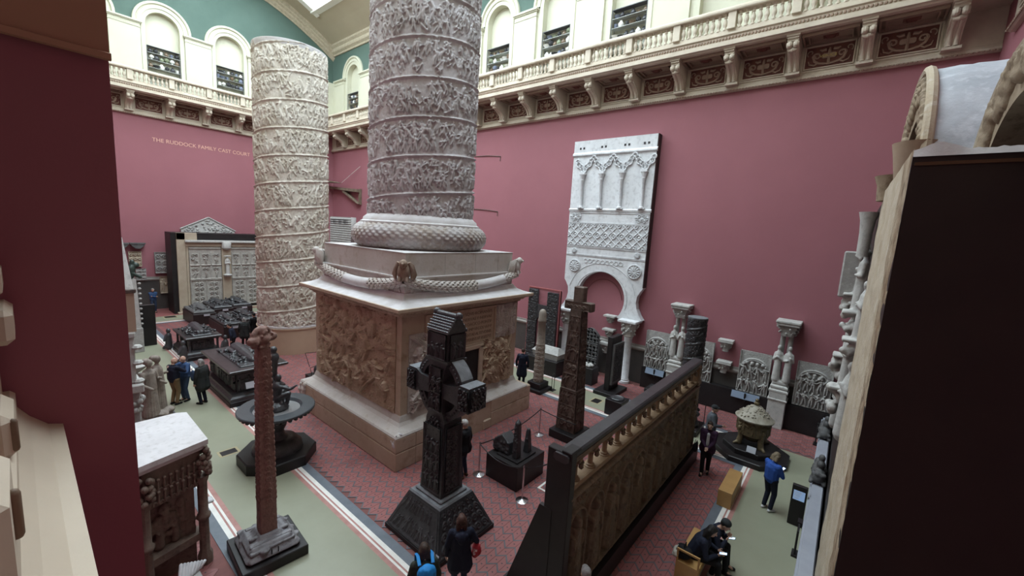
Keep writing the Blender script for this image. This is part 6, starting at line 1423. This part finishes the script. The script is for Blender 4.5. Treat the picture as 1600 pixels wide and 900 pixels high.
for z in (1.78,2.02):
    cn = MB(); n = 10
    for k in range(n):
        t_ = k/(n-1); px_ = -.42+.84*t_; yy = -.96+.26*t_
        cn.cap((px_,yy-.04,z),(px_,yy-.04,z+.20),.022,.012,6); cn.ell((px_,yy-.06,z+.22),(.03,.03,.03),6,5)
        if k < n-1: cn.tube([(px_+.084*q/4,yy+.026*q/4-.03,z-.02+.06*math.sin(PI*q/4)) for q in range(5)],.018,5)
    cn.obj('canopy_tracery', M_TABR, tb_, True)
MB().add([(-.45,-.98,1.72),(.44,-.70,1.72),(.44,-.70,2.46),(-.45,-.98,2.46),(-.45,-.6,1.72),(.44,-.4,1.72)],[(0,1,5,4),(0,1,2,3)]).obj('canopy_back', M_TABR, tb_)
MB().cbox((.44,-.62,1.18),(.66,-.42,1.24),.02).obj('shelf_bracket', M_DUST, tb_)
wf = thing('winged_fragment', 'pale feathered fragment at the foot of the carved pulpit', 'sculpture', (1.62,8.55,0)); MB().cbox((-.16,-.2,0),(.16,.2,.35),.02).obj('block', M_CAST, wf)
m = MB()
for k in range(8): m.cap((-.18+.05*k,-.12+.03*k,.38),(-.10+.05*k,.12,.58-.02*k),.035,.03)
m.obj('feathers', M_WHITE, wf, True)
# ================================================================== GREAT PORTAL AT THE RIGHT, NEAR PIER AND PARAPET AT THE LEFT
M_DARKBK = mat('black_brown_board', (.020,.014,.012), .55, (.026,.018,.015), 2)
M_EDGE = mat('raw_plaster_edge', (.50,.43,.33), .8, (.40,.32,.22), 2.0, (.55,.50,.42), 4, bump=.6, bscale=7)
gp = thing('gothic_portal_cast', 'huge portal cast seen from its black back, with arches on top', 'portal', (5.5,-.30,0)); R = random.Random(90)
ZT = 8.0
MB().box((0,-2.25,0),(13.0,-.03,ZT-.06)).obj('cast_body', M_DARKBK, gp)
# rough raw plaster face at the front edge
ny, nx = 170, 40; rg_ = np.random.default_rng(4); P = np.zeros((ny,nx,3))
nz = rg_.normal(0,1,(ny,nx))
for _ in range(5): nz = (nz+np.roll(nz,1,0)+np.roll(nz,-1,0)+np.roll(nz,1,1)+np.roll(nz,-1,1))/5
for j in range(ny):
    for i in range(nx): P[j,i] = (.02+3.9*i/(nx-1), -.03+.045*i/(nx-1)+nz[j,i]*.018, ZT*j/(ny-1))
M_CHIP = mat('chipped_brown_edge', (.20,.125,.07), .85, (.42,.34,.24), 2.2, (.10,.06,.035), 4, bump=.9, bscale=9)
MB().grid(P[:,:9]).obj('chipped_edge', M_CHIP, gp, True); MB().grid(P[:,8:]).obj('raw_edge', M_EDGE, gp, True)
MB().box((-.01,-2.25,ZT-.16),(.02,-.05,ZT-.13)).obj('board_seam', mat('brown_seam', (.09,.045,.02), .7), gp)
rb = np.zeros((3,60,3)); n1 = rg_.normal(0,.004,(3,60))
for i in range(60):
    y = -2.25+2.22*i/59
    for j, (x, z) in enumerate(((-.015,ZT-.08),(.02,ZT-.02+n1[0,i]),(.9,ZT+n1[1,i]))): rb[j,i] = (x, y, z+(.07*math.exp(-((y+.20)/.12)**2) if j else 0))
MB().grid(rb).obj('dusty_top', M_DUST, gp, True)
# arches on top: carved front ring and grey cloth-like barrel behind
M_BARREL = mat('grey_plaster_back', (.50,.53,.57), .7, (.38,.41,.45), 1.5, (.58,.61,.65), 5, bump=.4, bscale=6)
M_CARV = mat('tan_carved_arch', (.24,.175,.11), .75, (.33,.26,.18), 3, (.15,.10,.06), 7, bump=.3, bscale=25)
def arch(xc, yf, rx, rz, z0, depth, ring, seed):
    R = random.Random(seed); n = 40; bar = np.zeros((12,n+1,3))
    for j in range(12):
        for k in range(n+1):
            a = PI*k/n; w_ = R.uniform(-.02,.02) if 0 < j < 11 else 0; bar[j,k] = (xc-(rx+w_)*math.cos(a), yf-depth*j/11, z0+(rz+w_)*math.sin(a))
    MB().grid(bar).obj('arch_barrel', M_BARREL, gp, True)
    ins = bar.copy(); ins[:,:,0] = xc+(ins[:,:,0]-xc)*(1-ring/rx); ins[:,:,2] = z0+(ins[:,:,2]-z0)*(1-ring/rz); MB().grid(ins).obj('arch_soffit', M_CARV, gp, True)
    fr_ = np.stack([bar[0], ins[0]]); MB().grid(fr_).obj('arch_face', M_CARV, gp)
    MB().tube([tuple(p) for p in bar[0]], .07, 8, False).obj('arch_rim', M_EDGE, gp, True)
    m = MB()
    for k in range(46):
        a = PI*(k+.5)/46; rr = 1-ring*R.uniform(.45,.85)/rx; c = (xc-rx*rr*math.cos(a), yf-.02, z0+rz*rr*math.sin(a)); m.ell(c,(R.uniform(.07,.13),R.uniform(.08,.13),R.uniform(.09,.16)),8,6); m.ell((c[0],c[1]+.06,c[2]+.13),(.06,.06,.07),8,6)
    link('arch_figures', remesh(m,.03,1,'arch_figures'), M_CARV, gp)
arch(10.9-5.5,-.30,2.75,2.05,8.15,1.9,.75,3); arch(6.35-5.5,-.78,1.62,1.25,7.9,1.4,.50,5)
MB().box((10.9-5.5-2.7,-1.9,7.9),(10.9-5.5+2.7,-.5,8.2)).obj('arch_block', M_BLACK, gp)
MB().lathe([(.16,7.9),(.17,8.0),(.24,8.45),(.27,8.6),(.24,8.6)],16,(2.9,-.22),1,1).obj('springer_drum', mat('tan_drum_rough', (.38,.28,.20), .8, (.32,.23,.16), 4), gp, True); MB().lathe([(.2,7.85),(.22,8.1),(.27,8.25)],12,(3.7,-.10)).obj('springer_drum', M_CARV, gp, True)
# column statues and capitals standing out from the front, past the raw edge
def jamb_stack(xc, yc, zs, seed):
    R = random.Random(seed); m = MB()
    for z0, z1, kind in zs:
        if kind == 'fig': robed(m, 0, 0, z0, z1-z0, R); 
        elif kind == 'cap':
            for k in range(22): m.ell((R.uniform(-.22,.22),R.uniform(-.16,.16),R.uniform(z0,z1)),R.uniform(.06,.12),7,5)
            m.cbox((-.26,-.22,z1-.05),(.26,.22,z1+.03),.02)
        else: m.lathe([(.13,z0),(.12,z0+.05),(.12,z1-.05),(.13,z1)],12)
    m.xf(rotz(-PI/2)); o = link('jamb_figures', remesh(m,.03,1,'jamb_figures'), M_CASTL, gp, (xc-5.5,yc+.30,0)); return o
jamb_stack(10.3,-.34,((3.3,4.9,'fig'),(4.9,5.3,'cap'),(5.2,6.5,'fig')),2)
jamb_stack(11.5,-.27,((3.4,4.0,'cap'),(4.0,5.3,'fig'),(5.3,5.7,'cap'),(5.7,7.1,'fig')),4)
jamb_stack(12.6,-.24,((2.7,3.9,'fig'),(3.9,4.5,'cap'),(4.5,5.6,'fig'),(5.6,6.0,'cap'),(6.0,7.5,'fig')),6)
MB().lathe([(.10,6.9),(.11,7.4),(.13,7.65),(.17,7.82)],14,(11.3-5.5,.12)).obj('horn_shaft', M_CASTL, gp, True)
wr2 = MB(); wr2.cbox((12.5-5.5,.10,5.9),(12.9-5.5,.42,7.0),.03); wr2.obj('carved_slab', M_CAST, gp)
# grey plinth with grotesque beasts in front of the portal
pl = thing('portal_plinth', 'long grey plinth before the great portal', 'plinth', (7.2,0,0))
MB().cbox((0,-.28,0),(11.3,.02,.82),.01).obj('plinth_body', M_PLINTH, pl); MB().cbox((0,-.26,.82),(11.3,-.02,.90),.01).obj('plinth_top', M_PLINTH, pl)
def beast(x, seed, label):
    R = random.Random(seed); m = MB()
    m.cap((-.3,0,.16),(.3,0,.20),.15,.17); m.ell((.46,.02,.28),(.14,.12,.13)); m.cap((.52,.05,.24),(.62,.06,.20),.07,.05); m.ell((-.02,-.02,.42),(.12,.10,.14)); m.ell((0,-.02,.60),(.09,.08,.10))
    for k in range(16): m.ell((R.uniform(-.4,.4),R.uniform(-.12,.14),R.uniform(.06,.30)),R.uniform(.05,.09),7,5)
    for s in (-1,1): m.cap((.25,s*.12,.12),(.42,s*.14,.05),.06,.05); m.cap((-.25,s*.12,.12),(-.4,s*.14,.05),.06,.05)
    o = link('grotesque_beast', remesh(m,.025,1,'grotesque_beast'), M_GRAVE, None, (x,-.12,.905)); tag(o, label, 'sculpture')
beast(13.3,1,'nearer dark grotesque beast group on the grey plinth'); beast(16.6,2,'farther grotesque beast group on the grey plinth')
for x, lab in ((11.0,'nearest black metal bracket fixed to the grey plinth face'),(18.0,'far black metal bracket fixed to the grey plinth face')):
    br_ = thing('metal_bracket', lab, 'bracket', (x,.02,0)); MB().tube([(-.1,.06,.05),(-.1,.06,.62),(.22,.06,.70)],.022,6).obj('bent_bar', M_BLACK, br_); MB().box((.12,.0,.64),(.32,.10,.72)).obj('head', M_BLACK, br_); MB().box((-.16,.0,.0),(.10,.12,.05)).obj('foot', M_BLACK, br_)
sg2 = thing('information_sign', 'slim black information stand with lit screen by the grey plinth', 'sign', (12.2,.19,0))
MB().cbox((-.05,-.16,0),(.05,.16,1.08),.01).obj('stand', M_BLACK, sg2); MB().box((-.056,-.12,.70),(-.051,.12,.95)).obj('screen', emis('sign_screen', (.25,.38,.60), .35), sg2)
for k in range(5): MB().box((-.059,-.06+.015*k,.905-.04*k),(-.057,.10,.92-.04*k)).obj('text_line', mat('text_white', (.7,.75,.8), .5), sg2)
# ---- near pier with its tan upper band (the jamb of the viewing opening)
M_BAND = mat('tan_band_paint', (.47,.285,.18), .75, (.43,.26,.165), 1)
struct(MB().box((-4.2,JY-.012,7.375),(XN+.001,JY-.001,9.6)).obj('trim_7', M_BAND))
struct(MB().prism([(JY-.012,7.36),(JY-.022,7.362),(JY-.022,7.376),(JY-.012,7.38)],-4.2,XN+.003,'x').obj('trim_8', M_BAND))
# parapet: cream coping running along y below the viewer, cream mouldings on its inner side
M_PAR = mat('cream_parapet', (.62,.52,.40), .6, (.56,.47,.36), 2.5, bump=.08, bscale=8)
M_PEG = mat('brown_peg', (.17,.11,.07), .6, (.23,.16,.10), 8)
pp = thing('parapet', 'cream moulded parapet coping along the viewing gallery', 'parapet', (0,0,6.0))
prof = [(-.62,.30),(-.62,.62),(-.30,.62),(-.20,.585),(-.15,.56),(-.10,.535),(-.06,.53),(-.03,.515),(-.008,.48),(.020,.450),(.045,.442),(.045,.30)]
MB().prism(prof,-2.0,JY-.002,'y').obj('coping', M_PAR, pp)
MB().cbox((-.40,-1.0,.45),(-.026,JY-.004,.555),.008).obj('inner_fillet', M_PAR, pp)
MB().cbox((-.40,-1.0,.54),(-.045,JY-.004,.60),.008).obj('inner_fillet', M_PAR, pp)
for y0, y1, z0, z1, yp, zp0, zp1, xp in ((1.07,1.22,.55,.635,1.085,.570,.618,-.020),(.64,.80,.55,.69,.70,.618,.668,-.0165)):
    MB().cbox((-.40,y0,z0),(-.024,y1,z1),.014).obj('moulded_block', M_PAR, pp)
    MB().cap((xp-.006,yp,zp0),(xp-.006,yp,zp1),.0065,.0065,10).obj('peg', M_PEG, pp, True)
lb = thing('cream_bracket', 'stepped cream bracket on the near red pier', 'bracket', (-.06,JY-.02,6.6))
for z0, z1, x1, m_ in ((.20,.265,.035,M_PAR),(.10,.175,.045,M_PAR),(-.02,.10,.015,mat('lilac_stem', (.48,.44,.44), .6)),(.175,.20,.015,mat('lilac_stem', (.48,.44,.44), .6))):
    MB().cbox((-.25,-.16,z0),(x1,.015,z1),.012).obj('bracket_step', m_, lb)
